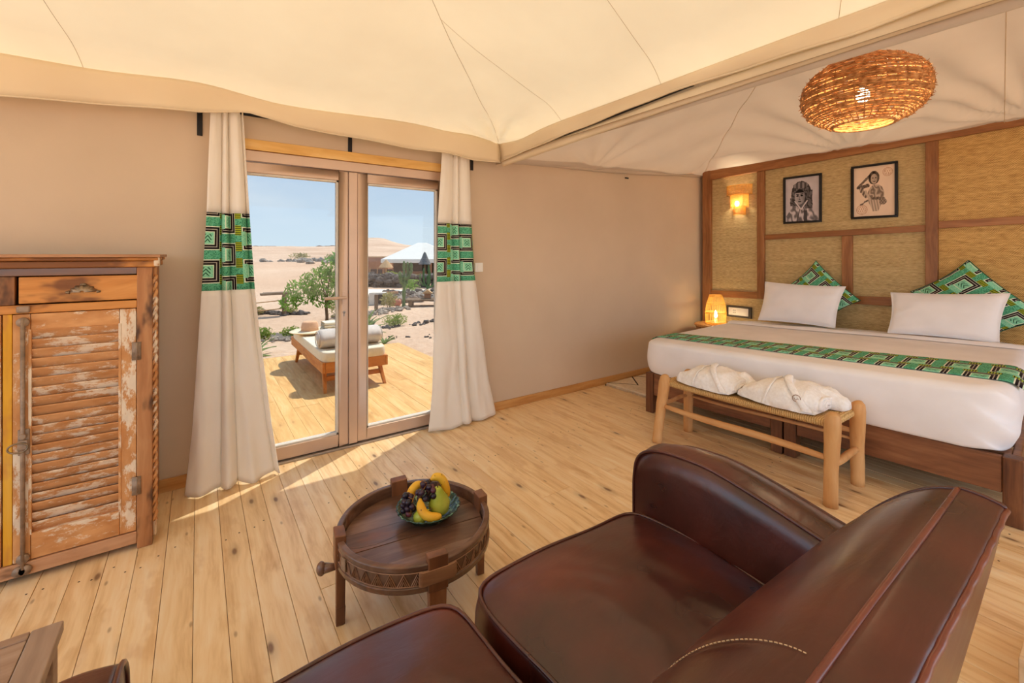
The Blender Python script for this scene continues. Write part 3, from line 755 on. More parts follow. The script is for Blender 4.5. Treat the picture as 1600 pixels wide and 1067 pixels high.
# ---------------------------------------------------------------- two framed portraits (print drawn as flat ink on paper)
def portrait_a(u, v):      # u right, v up; returns a grey value 0..1: veiled woman, head and shoulders
    g = 0.80+0.05*nz(u*6, v*6)
    def el(cx, cy, rx, ry): return ((u-cx)/rx)**2+((v-cy)/ry)**2
    wob = 0.02*nz(u*18, v*18, 3)
    # shoulders and robe
    if v < 0.46 and abs(u-0.47) < 0.20+(0.46-v)*0.75+wob:
        g = 0.62+0.22*math.sin((u*26+v*14)+nz(u*9, v*9)*4)
        if abs((u-0.5)-(0.46-v)*-0.35) < 0.012 or abs((u-0.5)-(0.46-v)*0.30) < 0.012: g = 0.25
        if abs(u-0.60) < 0.05 and v < 0.24: g = 0.30
    # head cloth
    if el(0.47, 0.62, 0.30, 0.30) < 1+wob*4 or (0.58 < u < 0.80+wob and 0.28 < v < 0.70) or (0.14+wob < u < 0.34 and 0.36 < v < 0.55):
        g = 0.22+0.20*(0.5+0.5*math.sin(u*40+v*25+nz(u*12, v*12)*6))
    if el(0.45, 0.82, 0.22, 0.07) < 1: g = 0.42+0.15*math.sin(u*50)
    # hair band and face
    if el(0.43, 0.56, 0.155, 0.175) < 1:
        g = 0.66-0.16*max(0, (u-0.44)/0.15)+0.05*nz(u*14, v*14)
        if v > 0.655: g = 0.14
        for ex in (0.365, 0.49):
            if ((u-ex)/0.042)**2+((v-0.585)/0.016)**2 < 1: g = 0.10
            if ((u-ex)/0.055)**2+((v-0.622)/0.010)**2 < 1: g = 0.16
        if abs(u-0.425) < 0.012 and 0.50 < v < 0.58: g = 0.52
        if ((u-0.428)/0.03)**2+((v-0.502)/0.010)**2 < 1: g = 0.36
        if ((u-0.43)/0.052)**2+((v-0.455)/0.015)**2 < 1: g = 0.26
    if 0.26 < v < 0.47 and abs(abs(u-0.47)-(v-0.27)*0.95) < 0.022: g = 0.86
    elif 0.30 < v < 0.43 and abs(u-0.47) < (v-0.29)*0.9 and el(0.43, 0.56, 0.155, 0.175) >= 1: g = 0.40
    return (g*0.93, g*0.88, g*0.90)
def portrait_b(u, v):      # young woman raising a hand to her brow, basket on her arm; two round stamps
    pr, pg, pb = 0.90, 0.79, 0.69
    k = 1.0+0.03*nz(u*5, v*5)
    def el(cx, cy, rx, ry): return ((u-cx)/rx)**2+((v-cy)/ry)**2
    def seg(ax, ay, bx, by):
        t = max(0, min(1, ((u-ax)*(bx-ax)+(v-ay)*(by-ay))/((bx-ax)**2+(by-ay)**2)))
        return math.hypot(u-ax-t*(bx-ax), v-ay-t*(by-ay))
    g = None; w = 0.02*nz(u*20, v*20)
    if el(0.55, 0.44, 0.20, 0.19) < 1+w*4: g = 0.62+0.2*math.sin(u*44+v*30+nz(u*10, v*10)*5)     # blouse
    if 0.10 < v < 0.34 and abs(u-0.54) < 0.20-(0.34-v)*0.55: g = 0.74+0.16*math.sin(u*95+v*22)   # skirt
    if seg(0.10, 0.60, 0.40, 0.82) < 0.026: g = 0.40+0.25*nz(u*30, v*30)                                             # raised forearm
    if seg(0.10, 0.60, 0.36, 0.62) < 0.036+w: g = 0.34+0.25*nz(u*26, v*26)
    if seg(0.18, 0.55, 0.30, 0.42) < 0.05+w: g = 0.52+0.25*math.sin(u*70-v*40)
    if seg(0.16, 0.24, 0.44, 0.36) < 0.016+w or seg(0.46, 0.36, 0.74, 0.34) < 0.026: g = 0.42+0.3*nz(u*30, v*30)
    if seg(0.30, 0.50, 0.40, 0.34) < 0.03: g = 0.80         # arm and basket rim
    if el(0.72, 0.28, 0.09, 0.06) < 1: g = 0.50+0.2*math.sin(u*90)*math.sin(v*90)
    if el(0.50, 0.77, 0.135, 0.135) < 1: g = 0.18+0.12*math.sin(u*50+v*20)                       # hair and scarf
    if el(0.505, 0.745, 0.085, 0.10) < 1:                                                        # face
        g = 0.74-0.2*max(0, (u-0.52)/0.1)
        for ex in (0.475, 0.545):
            if ((u-ex)/0.022)**2+((v-0.765)/0.009)**2 < 1: g = 0.14
        if ((u-0.51)/0.034)**2+((v-0.695)/0.010)**2 < 1: g = 0.30
        if abs(u-0.508) < 0.008 and 0.715 < v < 0.755: g = 0.55
    if g is not None: return (pr*k*(0.12+0.88*g), pg*k*(0.10+0.9*g), pb*k*(0.10+0.9*g))
    for (cx, cy, rx, ry) in ((0.83, 0.86, 0.12, 0.085), (0.20, 0.14, 0.14, 0.10)):
        e = el(cx, cy, rx, ry)
        if 0.80 < e < 1.0 or 0.45 < e < 0.55 or (e < 0.42 and math.sin(u*120)*math.sin(v*70) > 0.35): return (pr*0.80, pg*0.66, pb*0.58)
    return (pr*k, pg*k, pb*k)
def picture(label, yl, yr, z0, z1, draw, fw):
    yc, zc = (yl+yr)/2, (z0+z1)/2
    root = thing('picture_frame', label, 'picture', (HX-0.001, yc, zc))
    hw, hh = (yl-yr)/2, (z1-z0)/2
    b = MB()
    b.b2(-0.022, 0, -hw, hw, hh-fw, hh).b2(-0.022, 0, -hw, hw, -hh, -hh+fw).b2(-0.022, 0, -hw, -hw+fw, -hh+fw, hh-fw).b2(-0.022, 0, hw-fw, hw, -hh+fw, hh-fw)
    obj('frame', b, 'black_frame', root, bevel=0.002)
    nu, nv = 110, 140
    g = MB(); g.open = True; iw, ih = hw-fw, hh-fw
    g.grid(lambda u, v: (-0.008, iw-2*iw*u, -ih+2*ih*v), nu, nv)
    me = g.mesh('print'); ca = me.color_attributes.new('ink', 'FLOAT_COLOR', 'POINT')
    colr = []
    for vtx in me.vertices:
        u = (iw-vtx.co.y)/(2*iw); v = (vtx.co.z+ih)/(2*ih)
        colr += [max(0, c)**2.0 for c in draw(u, v)]+[1.0]
    ca.data.foreach_set('color', colr)
    obj('print', me, 'paper', root)
picture('smaller black framed grey photograph of a veiled woman, head and shoulders', 2.297, 1.922, 1.748, 2.272, portrait_a, 0.022)
picture('larger black framed sepia print of a woman shading her brow, above the bed', 1.660, 1.294, 1.758, 2.292, portrait_b, 0.022)

# ---------------------------------------------------------------- wall lamp: three woven tiers
sc_ = thing('wall_lamp', 'lit three tier woven rattan wall lamp on the left headboard panel', 'lamp', (HX, 2.80, 1.86))
obj('back_plate', MB().b2(-0.012, 0, -0.05, 0.05, 0.10, 0.34), 'rattan', sc_, bevel=0.003)
def tier(r, z0, z1, mat):
    b = MB(); n = 30
    for k in range(n+1):
        a = PI/2+PI*k/n; p = (math.cos(a)*r*0.72, math.sin(a)*r)
        b.tube([(p[0], p[1], z0), (p[0], p[1], z1)], 0.0028, 5)
    m = max(4, int((z1-z0)/0.011))
    for j in range(m+1):
        z = z0+(z1-z0)*j/m
        b.tube([(math.cos(PI/2+PI*k/24)*r*0.72, math.sin(PI/2+PI*k/24)*r, z+0.0015*math.sin(k*2.1+j)) for k in range(25)], 0.0032 if 0 < j < m else 0.005, 5)
    return obj('woven_tier', b, mat, sc_)
tier(0.150, 0.275, 0.385, 'rattan_fine'); tier(0.108, 0.125, 0.272, 'rattan_fine'); tier(0.072, 0.03, 0.125, 'rattan_fine')
obj('bulb', MB().blob((-0.045, 0.01, 0.165), (0.024, 0.024, 0.036), 12, 8), 'bulb', sc_, True)
def lamp_light(name, loc, power, color, r, parent):
    d = bpy.data.lights.new(name, 'POINT'); d.energy = power; d.color = color; d.shadow_soft_size = r
    o = bpy.data.objects.new(name, d); C.objects.link(o); o.parent = parent; o.location = loc; return o
lamp_light('bulb_light', (-0.045, 0.01, 0.165), 12.0, (1.0, 0.93, 0.68), 0.03, sc_)

# socket plate
so = thing('socket_panel', 'white double socket plate in a dark frame above the bedside table', 'socket', (HX, 2.80, 0.70))
obj('frame', MB().b2(-0.028, 0, -0.150, 0.150, -0.068, 0.070), 'dark_plastic', so, bevel=0.005)
obj('face_plate', MB().b2(-0.034, -0.020, -0.118, 0.122, -0.044, 0.048), 'white_plastic', so, bevel=0.003)
for yy in (0.062, 0.04): obj('socket_hole', MB().tube([(-0.0345, yy, 0.016), (-0.0335, yy, 0.016)], 0.006, 8).tube([(-0.0345, yy, -0.010), (-0.0335, yy, -0.010)], 0.006, 8), 'dark_plastic', so)

# bedside table: round woven drum
bt = thing('bedside_table', 'round woven rattan bedside table in the corner beside the bed', 'table', (5.10, 2.93, 0))
obj('top', MB().lathe([(0, 0.535), (0.225, 0.535), (0.235, 0.545), (0.235, 0.56), (0.225, 0.566), (0.0, 0.562)], 36), 'wicker_light', bt, True)
b = MB()
for k in range(30):
    a = 2*PI*k/30; b.tube([(0.20*math.cos(a), 0.20*math.sin(a), 0.0), (0.175*math.cos(a+.05), 0.175*math.sin(a+.05), 0.28), (0.215*math.cos(a), 0.215*math.sin(a), 0.537)], 0.006, 5)
for z_, r_ in ((0.02, 0.20), (0.28, 0.178), (0.5, 0.21)): b.tube([(r_*math.cos(2*PI*k/32), r_*math.sin(2*PI*k/32), z_) for k in range(32)], 0.009, 6, True)
obj('woven_base', b, 'rattan', bt, True)
# lantern lamp on it
bl = thing('table_lamp', 'glowing tapered rattan lantern lamp on the bedside table', 'lamp', (5.10, 2.925, 0.566))
b = MB()
def lr(t): return 0.108+0.018*math.sin(t*PI*0.8)-0.052*t*t
for k in range(34):
    a = 2*PI*k/34; b.tube([(lr(t)*math.cos(a), lr(t)*math.sin(a), 0.004+0.345*t) for t in [q/8 for q in range(9)]], 0.0030, 5)
for t in (0.0, 0.04, 0.36, 0.40, 0.70, 0.96, 1.0): b.tube([((lr(t)+0.002)*math.cos(2*PI*k/32), (lr(t)+0.002)*math.sin(2*PI*k/32), 0.006+0.342*t) for k in range(32)], 0.0045, 5, True)
obj('shade', b, 'rattan_fine', bl)
obj('base', MB().lathe([(0, 0.0), (0.10, 0.0), (0.10, 0.012), (0.02, 0.016), (0.02, 0.07), (0, 0.07)], 20), 'rattan', bl, True)
obj('bulb', MB().lathe([(0, 0.07), (0.017, 0.085), (0.020, 0.11), (0.012, 0.14), (0, 0.165)], 12), 'bulb_small', bl, True)
lamp_light('bulb_light', (0, 0, 0.115), 6.5, (1.0, 0.88, 0.54), 0.025, bl)

# ---------------------------------------------------------------- pendant lamp
pe = thing('pendant_lamp', 'large round woven twig pendant lamp glowing above the bed end', 'lamp', (3.37, 0.975, 2.40))
def pr_(z):                                     # radius of the flattened ball at height z
    k = z/0.215; return 0.322*math.sqrt(max(0.0, 1-abs(k)**2.25))
rg = random.Random(11); b = MB()
NZ = 44
for j in range(NZ):
    z = -0.190+0.392*j/(NZ-1)
    r0 = pr_(z)
    if r0 < 0.03: continue
    n = 54; ph = rg.uniform(0, 6.28); A = rg.uniform(0.002, 0.006)
    for q in (0, 1):
        b.tube([((r0+0.004*math.sin(k*PI/2*1.0+PI*q+j)+rg.uniform(-.003, .003))*math.cos(2*PI*k/n), (r0+0.004*math.sin(k*PI/2+PI*q+j)+rg.uniform(-.003, .003))*math.sin(2*PI*k/n), z+A*math.sin(2*PI*k/n*3+ph)+rg.uniform(-.0025, .0025)+0.003*q) for k in range(n)], rg.uniform(0.0030, 0.0046), 4, True)
for k in range(40):                              # upright ribs
    a = 2*PI*k/40
    b.tube([(pr_(z)*0.985*math.cos(a), pr_(z)*0.985*math.sin(a), z) for z in [-0.192+0.40*q/14 for q in range(15)]], 0.0035, 4)
for k in range(420):                             # twig ends standing out
    a = rg.uniform(0, 2*PI); z = rg.uniform(-0.17, 0.19); r0 = pr_(z); t = a+rg.choice((-1, 1))*rg.uniform(0.05, 0.12)
    b.tube([(r0*math.cos(a), r0*math.sin(a), z), ((r0+0.018)*math.cos(t), (r0+0.018)*math.sin(t), z+rg.uniform(-.01, .012))], [0.0028, 0.0012], 3)
obj('woven_shade', b, 'rattan', pe)
obj('rim', MB().tube([(pr_(-0.192)*math.cos(2*PI*k/40), pr_(-0.192)*math.sin(2*PI*k/40), -0.193) for k in range(40)], 0.007, 6, True), 'rattan', pe, True)
obj('bulb', MB().blob((0, 0, -0.01), (0.035, 0.035, 0.045), 14, 10), 'bulb', pe, True)
obj('socket', MB().lathe([(0, 0.035), (0.02, 0.035), (0.022, 0.09), (0, 0.095)], 12), 'black_metal', pe)
zc = bed_z(3.37, 0.975)-2.40
obj('cord', MB().tube([(0.002*math.sin(k), 0.002*math.cos(k*1.3), 0.09+(zc-0.09)*k/12) for k in range(13)], 0.006, 6), 'cord', pe)
obj('rope', MB().tube([(0.016*math.cos(k*0.9), 0.016*math.sin(k*0.9), 0.19+(zc-0.19)*k/26) for k in range(27)], 0.005, 5).tube([(-0.016*math.cos(k*0.9), -0.016*math.sin(k*0.9), 0.19+(zc-0.19)*k/26) for k in range(27)], 0.005, 5), 'cord', pe)
lamp_light('bulb_light', (0, 0, -0.01), 9.0, (1.0, 0.80, 0.50), 0.08, pe)

# ================================================================ BED
TH = math.radians(3.7)
BO = Vector((3.265, 2.530, 0.0))               # foot-left corner of the bed base, floor
ca_, sa_ = math.cos(TH), math.sin(TH)
def bw(l, w, z):                                # l: towards the headboard, w: from left to right along the foot, z up
    return (BO.x+l*ca_+w*sa_, BO.y+l*sa_-w*ca_, z)
def BL(l, w, z, o): p = bw(l, w, z); return (p[0]-o[0], p[1]-o[1], p[2]-o[2])
BLEN = 1.99
def twin_bed(label, w0, w1):
    o = bw(0, (w0+w1)/2, 0); root = thing('twin_bed', label, 'bed frame', o, 0, 'two dark bed bases pushed together')
    def hx(name, l0, l1, a0, a1, z0, z1, mat, bev=0.006):
        P = [BL(l, w, z, o) for l in (l0, l1) for w in (a0, a1) for z in (z0, z1)]
        obj(name, MB().hexa(P), mat, root, bevel=bev)
    for l0 in (0.0, BLEN-0.09):
        for a0 in (w0, w1-0.075): hx('leg', l0, l0+0.085, a0, a0+0.075, 0.0, 0.352, 'bed_wood_z')
    hx('foot_rail', 0.010, 0.045, w0+0.076, w1-0.076, 0.158, 0.350, 'bed_wood_y'); hx('head_rail', BLEN-0.045, BLEN-0.01, w0+0.076, w1-0.076, 0.158, 0.350, 'bed_wood_y')
    hx('side_rail', 0.086, BLEN-0.091, w0+0.01, w0+0.045, 0.158, 0.350, 'bed_wood_y'); hx('side_rail', 0.086, BLEN-0.091, w1-0.045, w1-0.01, 0.158, 0.350, 'bed_wood_y')
    for k in range(9):
        l = 0.09+k*0.205; hx('slat', l, l+0.10, w0+0.046, w1-0.046, 0.330, 0.348, 'bed_wood_y', 0.002)
twin_bed('dark stained wooden bed base, the left of the pair nearer the wall', 0.0, 1.105)
twin_bed('dark stained wooden bed base, the right of the pair nearer the sofa', 1.115, 2.215)

def mt_top(w): return 0.640+0.028*w
ml0, ml1, mw0, mw1 = -0.030, BLEN-0.02, -0.045, 2.19
def mattress():
    o = bw(1.0, 1.1, 0.35); root = thing('mattress', 'thick white sheeted double mattress on the dark bed bases', 'mattress', o)
    def fn(u, v):
        # section around the mattress by v (superellipse in plan), u over the height profile
        a = 2*PI*v; n = 12.0
        c, s = math.cos(a), math.sin(a)
        px = math.copysign(abs(c)**(2/n), c); py = math.copysign(abs(s)**(2/n), s)
        t = u
        # profile: bottom edge, side, rounded top edge, flat top
        if t < 0.12: k, h = 0.2+0.8*(t/0.12)-0.02*(1-t/0.12), 0.0
        elif t < 0.62:
            q = (t-0.12)/0.5; h = q*0.86; k = 1.0+0.010*math.sin(q*PI)-0.02*(1-q)**6
        elif t < 0.84:
            q = (t-0.62)/0.22*PI/2; h = 0.86+0.14*math.sin(q); k = 1.0-0.075*(1-math.cos(q))
        else: q = (t-0.84)/0.16; h = 1.0; k = 0.925*(1-q)
        l = (ml0+ml1)/2+px*(ml1-ml0)/2*(k if t >= 0.84 else 1-(1-k)*0.85); w = (mw0+mw1)/2+py*(mw1-mw0)/2*(k if t >= 0.84 else 1-(1-k)*0.85)
        top = mt_top(w); zz = 0.353+(top-0.353)*h
        d = 0.006*nz(l*3, w*3, zz*5)*(1 if 0.1 < t < 0.85 else 0.5)
        # crumpled corner at foot right
        cr = math.exp(-((l-ml0)**2+(w-mw1)**2)/0.03)
        d += 0.02*cr*math.sin(zz*40+w*30)
        return BL(l-d*px if False else l, w+d, zz+d*0.5, o)
    b = MB(); b.grid(fn, 44, 180); b.open = False
    obj('fitted_sheet', b, 'linen', root, True)
    return root, o
mat_root, mo = mattress()
# coverlet fold near the pillows
def fold(u, v):
    l = 1.50+0.16*v+0.02*math.sin(u*9+2)+0.05*u; w = 0.02+2.15*u
    z = mt_top(w)+0.004+0.030*math.sin(PI*min(1, v*1.15))**0.7*(0.7+0.4*nz(u*7, v*2))
    return BL(l, w, z, mo)
b = MB(); b.open = True; b.grid(fold, 70, 10); obj('sheet_fold', b, 'linen', mat_root, True)
# green runner across the bed
def runner():
    o = bw(0.4, 1.1, 0.65); root = thing('bed_runner', 'green printed cloth runner laid across the foot of the bed', 'runner', o)
    def edge(w): return 0.185+0.018*w, 0.475+0.13*w
    def fn(u, v):
        w = -0.06+2.27*u
        a, c = edge(w); l = a+(c-a)*v
        z = mt_top(w)+0.006+0.003*nz(u*9, v*3)
        for side, e in ((-1, mw0), (1, mw1)):
            d = side*(w-e)+0.055
            if d > 0: z -= 0.085*min(1.0, d/0.11)**2.0
        return BL(l, w, z, o)
    b = MB(); b.open = True; b.grid(fn, 90, 8, uv=lambda u, v: (v*0.33+0.04, u*2.27)); obj('cloth', b, 'green_print', root, True, solid=0.003)
runner()

# ---------------------------------------------------------------- pillows and cushions
def pillow(name, label, cat, group, o, quad, th, mat, seed, uvs=None, pinch=0.06, lean=(0,0,0)):
    # quad: four corners (bottom-left, bottom-right, top-right, top-left) in world space; plumped to both sides
    q = [Vector(p) for p in quad]; ctr = sum(q, Vector())/4
    root = thing(name, label, cat, (ctr.x, ctr.y, min(p.z for p in q)), 0, group)
    org = root.location
    nrm = (q[1]-q[0]).cross(q[3]-q[0]).normalized()
    n = 26
    def side(sgn):
        def fn(u, v):
            U, W = 2*u-1, 2*v-1
            e = ((1-abs(U)**2.6)*(1-abs(W)**2.6))
            pu = 1-pinch*(1-W*W)*abs(U)**3; pv = 1-pinch*(1-U*U)*abs(W)**3
            uu, vv = 0.5+U*pu/2, 0.5+W*pv/2
            p = q[0]*(1-uu)*(1-vv)+q[1]*uu*(1-vv)+q[2]*uu*vv+q[3]*(1-uu)*vv
            t = th/2*max(0, e)**0.5
            wr = 0.006*nz(u*5+seed, v*5, sgn)+0.006*math.sin(10*u+6*nz(u*3, v*3, seed))*(1-e)
            p = p+nrm*sgn*(t+wr*(e > 0))
            return tuple(p-Vector(org))
        return fn
    b = MB(); b.open = True
    W_ = (q[1]-q[0]).length; H_ = (q[3]-q[0]).length
    uvf = (lambda u, v: (u*W_+seed*0.07, v*H_+seed*0.03))
    b.grid(side(1), n, n, uv=uvf); b.grid(side(-1), n, n, uv=uvf)
    me = obj('cover', b, mat, root, True)
    edge = [side(1)(u, v) for u, v in [(k/20, 0) for k in range(20)]+[(1, k/20) for k in range(20)]+[(1-k/20, 1) for k in range(20)]+[(0, 1-k/20) for k in range(20)]]
    obj('seam', MB().tube(edge, 0.004, 5, True), mat if mat != 'green_print' else 'dark_green', root, True)
    return root
plain('dark_green', srgb(46,96,72), 0.8, 0.1, 0.1)
# leaning quads: bottom edge forward of the top edge
def wz(y, z): return (y, z)
def leanq(x0, x1, pts):     # pts: (y,z) measured; x goes from x0 at the bottom to x1 at the top
    zs = [p[1] for p in pts]; a, c = min(zs), max(zs)
    return [(x0+(x1-x0)*(z-a)/(c-a), y, z) for y, z in pts]
pillow('pillow', 'plump white pillow leaning on the headboard, the left one under the portraits', 'pillow', 'white pillows', None,
       leanq(5.03, 5.20, [(2.395, 0.684), (1.675, 0.690), (1.640, 1.085), (2.400, 1.095)]), 0.16, 'linen', 1.0)
pillow('pillow', 'wider plump white pillow leaning on the golden panel, right of the bed', 'pillow', 'white pillows', None,
       leanq(5.03, 5.20, [(1.275, 0.702), (0.600, 0.718), (0.560, 1.095), (1.290, 1.052)]), 0.16, 'linen', 4.0)
pillow('cushion', 'square green print cushion standing on its corner behind the left pillow', 'cushion', 'green print cushions', None,
       [(5.255, 1.86, 0.70), (5.245, 1.535, 0.955), (5.355, 1.955, 1.335), (5.355, 2.27, 1.02)], 0.11, 'green_print', 2.0, pinch=0.09)
pillow('cushion', 'square green print cushion standing on its corner behind the right pillow', 'cushion', 'green print cushions', None,
       [(5.255, 0.70, 0.715), (5.245, 0.355, 0.905), (5.355, 0.815, 1.355), (5.355, 1.19, 1.06)], 0.11, 'green_print', 5.0, pinch=0.09)

# ---------------------------------------------------------------- rug beside the bed
rg_ = thing('rug', 'cream wool rug with dark zigzag line beside the bed by the wall', 'rug', (4.25, 2.99, 0))
b = MB(); b.open = True
def rugf(u, v):
    return (-0.66+1.22*u, -0.36+0.66*v, 0.012+0.003*nz(u*20, v*12))
b.grid(rugf, 40, 20); obj('pile', b, 'rug_wool', rg_, True, solid=0.012)
b = MB(); r2 = random.Random(4)
for k in range(60):
    yy = -0.355+0.65*k/59; b.tube([(-0.66, yy, 0.012), (-0.70+r2.uniform(-.01, .01), yy+r2.uniform(-.01, .01), 0.005)], 0.003, 4)
o_ = obj('fringe', b, 'rug_wool', rg_); o_['kind'] = 'stuff'

# ================================================================ BENCH
bn = thing('bench', 'pale wooden bench with a woven rush seat at the foot of the bed', 'bench', (3.04, 1.51, 0))
FLP = {'fr': (2.868, 0.972), 'fl': (2.785, 2.055), 'bl': (3.170, 2.045), 'br': (3.275, 0.968)}
TOPP = {'fr': (2.872, 0.968), 'fl': (2.893, 2.062), 'bl': (3.178, 2.05), 'br': (3.222, 0.960)}
def bloc(p, z): return Vector((p[0]-3.04, p[1]-1.51, z))
zt = {'fr': 0.507, 'fl': 0.470, 'bl': 0.470, 'br': 0.507}
rb = random.Random(5)
for k in ('fr', 'fl', 'bl', 'br'):
    a, c = bloc(FLP[k], 0), bloc(TOPP[k], zt[k]); pts = []; rad = []
    for q in range(13):
        t = q/12; p = a.lerp(c, t)+Vector((0.006*math.sin(t*4+rb.random()), 0.006*math.sin(t*3+1), 0)); pts.append(p); rad.append((0.034+0.006*t+0.002*math.sin(t*9+rb.random()*2)) if t < 0.97 else 0.036)
    pts.append(c+Vector((0, 0, 0.006))); rad.append(0.028)
    obj('leg', MB().tube(pts, rad, 16), 'bench_wood_z', bn, True)
def sideP(k, z):
    a, c = bloc(FLP[k], 0), bloc(TOPP[k], zt[k]); return a.lerp(c, z/zt[k])
def stretcher(k1, k2, z1, z2, r, mat='bench_wood_y'):
    a, c = sideP(k1, z1), sideP(k2, z2)
    obj('stretcher', MB().tube([a.lerp(c, t)+Vector((0, 0, -0.006*math.sin(t*PI*2))) for t in [q/12 for q in range(13)]], [r*(0.62+0.38*math.sin(PI*q/12)**0.6) for q in range(13)], 12), mat, bn, True)
stretcher('fl', 'fr', 0.268, 0.262, 0.023); stretcher('bl', 'br', 0.345, 0.330, 0.021)
stretcher('fl', 'bl', 0.285, 0.285, 0.014); stretcher('fr', 'br', 0.235, 0.225, 0.021)
stretcher('bl', 'br', 0.285, 0.280, 0.012)
# rush seat: four triangles of cord meeting along the middle
def seat(u, v):
    y0, y1 = 2.045-1.51, 0.985-1.51
    y = y0+(y1-y0)*u
    zt_ = 0.438+0.020*u
    a = 2*PI*v                              # around the section
    xs = math.copysign(abs(math.cos(a))**0.35, math.cos(a)); zs = math.copysign(abs(math.sin(a))**0.6, math.sin(a))
    hx = 0.172
    edge = min(1.0, min(u, 1-u)/0.03)
    x = 0.015+xs*hx*(0.90+0.10*edge**0.5); sag = 0.016*math.sin(PI*u)*(1-abs(xs)**4)
    z = zt_-0.012+zs*0.026*(0.5+0.5*edge**0.5)-sag+0.0015*math.sin(y*520)
    return (x, y, z)
b = MB(); b.grid(seat, 260, 36); obj('rush_seat', b, 'rush', bn, True)
for yy_, zz_ in ((0.985, 0.452), (2.045, 0.434)):
    obj('rush_wrap', MB().tube([(0.018-0.165+0.33*k/30, yy_-1.51, zz_) for k in range(31)], [0.024+0.002*math.sin(k*2.2) for k in range(31)], 10), 'rush', bn, True)

# ---------------------------------------------------------------- folded bathrobes
def robe(label, x, y, z, rz, s, seed):
    root = thing('folded_bathrobe', label, 'bathrobe', (x, y, z), rz, 'white bathrobes on the bench')
    # local axes: +y is the left end in the picture, x runs to the bed
    def loft(L0, L1, prof, ox, oz, sd):
        # prof: (t, half depth, height); a = 0 rear, 90 top, 180 front
        def pt(t, a, off=0.0):
            rx = lerp([(p[0], p[1]) for p in prof], t)*s; h = lerp([(p[0], p[2]) for p in prof], t)*s
            c, sn = math.cos(a), math.sin(a)
            X = rx*math.copysign(abs(c)**0.75, c); Z = h*(abs(sn)**0.72) if sn > 0 else -0.004*abs(sn)
            d = Vector((c*0.8, 0, max(0, sn))).normalized() if sn > -0.2 else Vector((0, 0, 0))
            w = 0.010*nz(t*4+sd, c*1.5, sn*1.5)+0.005*nz(t*11, c*3+sd, sn*3)+0.004*math.sin(t*17+c*3+sd)*max(0, sn)
            p = Vector((X+ox*s, (L0+(L1-L0)*t)*s, Z+oz*s))
            return p+d*(w*s*1.3+off)
        return pt
    def skin(name, pt, n=46, m=34):
        b = MB(); b.grid(lambda u, v: tuple(pt(u, 2*PI*v)), n, m)
        for e in (0, 1):
            ring = [pt(e, 2*PI*k/m) for k in range(m)]; c = sum(ring, Vector())/m; c.y += (0.012 if e == 0 else -0.02)*s; c.z *= 1.0
            mid = [p.lerp(c, 0.45)+Vector((0, (0.010 if e == 0 else -0.016)*s, 0)) for p in ring]
            b.add(ring+mid+[c], [(k, (k+1) % m, m+(k+1) % m, m+k) for k in range(m)]+[(m+k, m+(k+1) % m, 2*m) for k in range(m)])
        return obj(name, b, 'towelling', root, True)
    body = loft(0.225, -0.225, [(0, 0.085, 0.030), (0.10, 0.120, 0.068), (0.35, 0.148, 0.118), (0.62, 0.156, 0.140), (0.85, 0.152, 0.128), (1, 0.128, 0.092)], 0.0, 0.0, seed)
    skin('folded_body', body)
    skin('folded_sleeve', loft(0.06, -0.30, [(0, 0.03, 0.05), (0.3, 0.062, 0.118), (0.75, 0.066, 0.118), (1, 0.045, 0.070)], 0.118, 0.0, seed+5), 26, 24)
    def ribbon(name, path, hw, th, n=30):
        def fn(u, v):
            t, a = path(u); q = 2*PI*v
            return tuple(body(t+hw*math.cos(q), a, s*(0.004+th*(0.5+0.5*math.sin(q)))))
        b = MB(); b.grid(fn, n, 10); return obj(name, b, 'towelling', root, True)
    ribbon('collar', lambda u: (0.46+0.48*u**1.25, math.radians(35+142*u)), 0.052, 0.017)
    ribbon('tie_belt', lambda u: (0.42+0.05*math.sin(u*PI), math.radians(55+124*u)), 0.022, 0.008)
    # layered folds seen at the right end
    for k, f in enumerate((0.74, 0.48, 0.24)):
        pts = []
        for q in range(15):
            a = math.radians(10+165*q/14); p = body(1.0, a); c = Vector((0.0, p.y, 0.035*s)); p = c.lerp(p, f); p.y -= (0.014+0.004*k)*s; pts.append(p)
        obj('rolled_edge', MB().tube(pts, [0.011*s*(1+0.25*nz(q*0.8, k, seed)) for q in range(15)], 8), 'towelling', root, True)
    return root
robe('folded white bathrobe with collar turned over, at the left end of the rush bench', 3.015, 1.785, 0.462, 0.0, 0.95, 2.0)
r2_ = robe('folded white bathrobe with a small stitched emblem, at the right end of the rush bench', 3.02, 1.300, 0.474, 0.02, 1.02, 6.0)
# stitched emblem: a small ring of thread
obj('emblem', MB().tube([(-0.158-0.004*math.cos(2*PI*k/18), -0.15+0.020*math.cos(2*PI*k/18), 0.082+0.020*math.sin(2*PI*k/18)) for k in range(18)], 0.0022, 5, True).tube([(-0.162, -0.15-0.012+0.024*q/4, 0.078+0.006*math.sin(q*2)) for q in range(5)], 0.0016, 4), 'grey_wood_x', r2_)
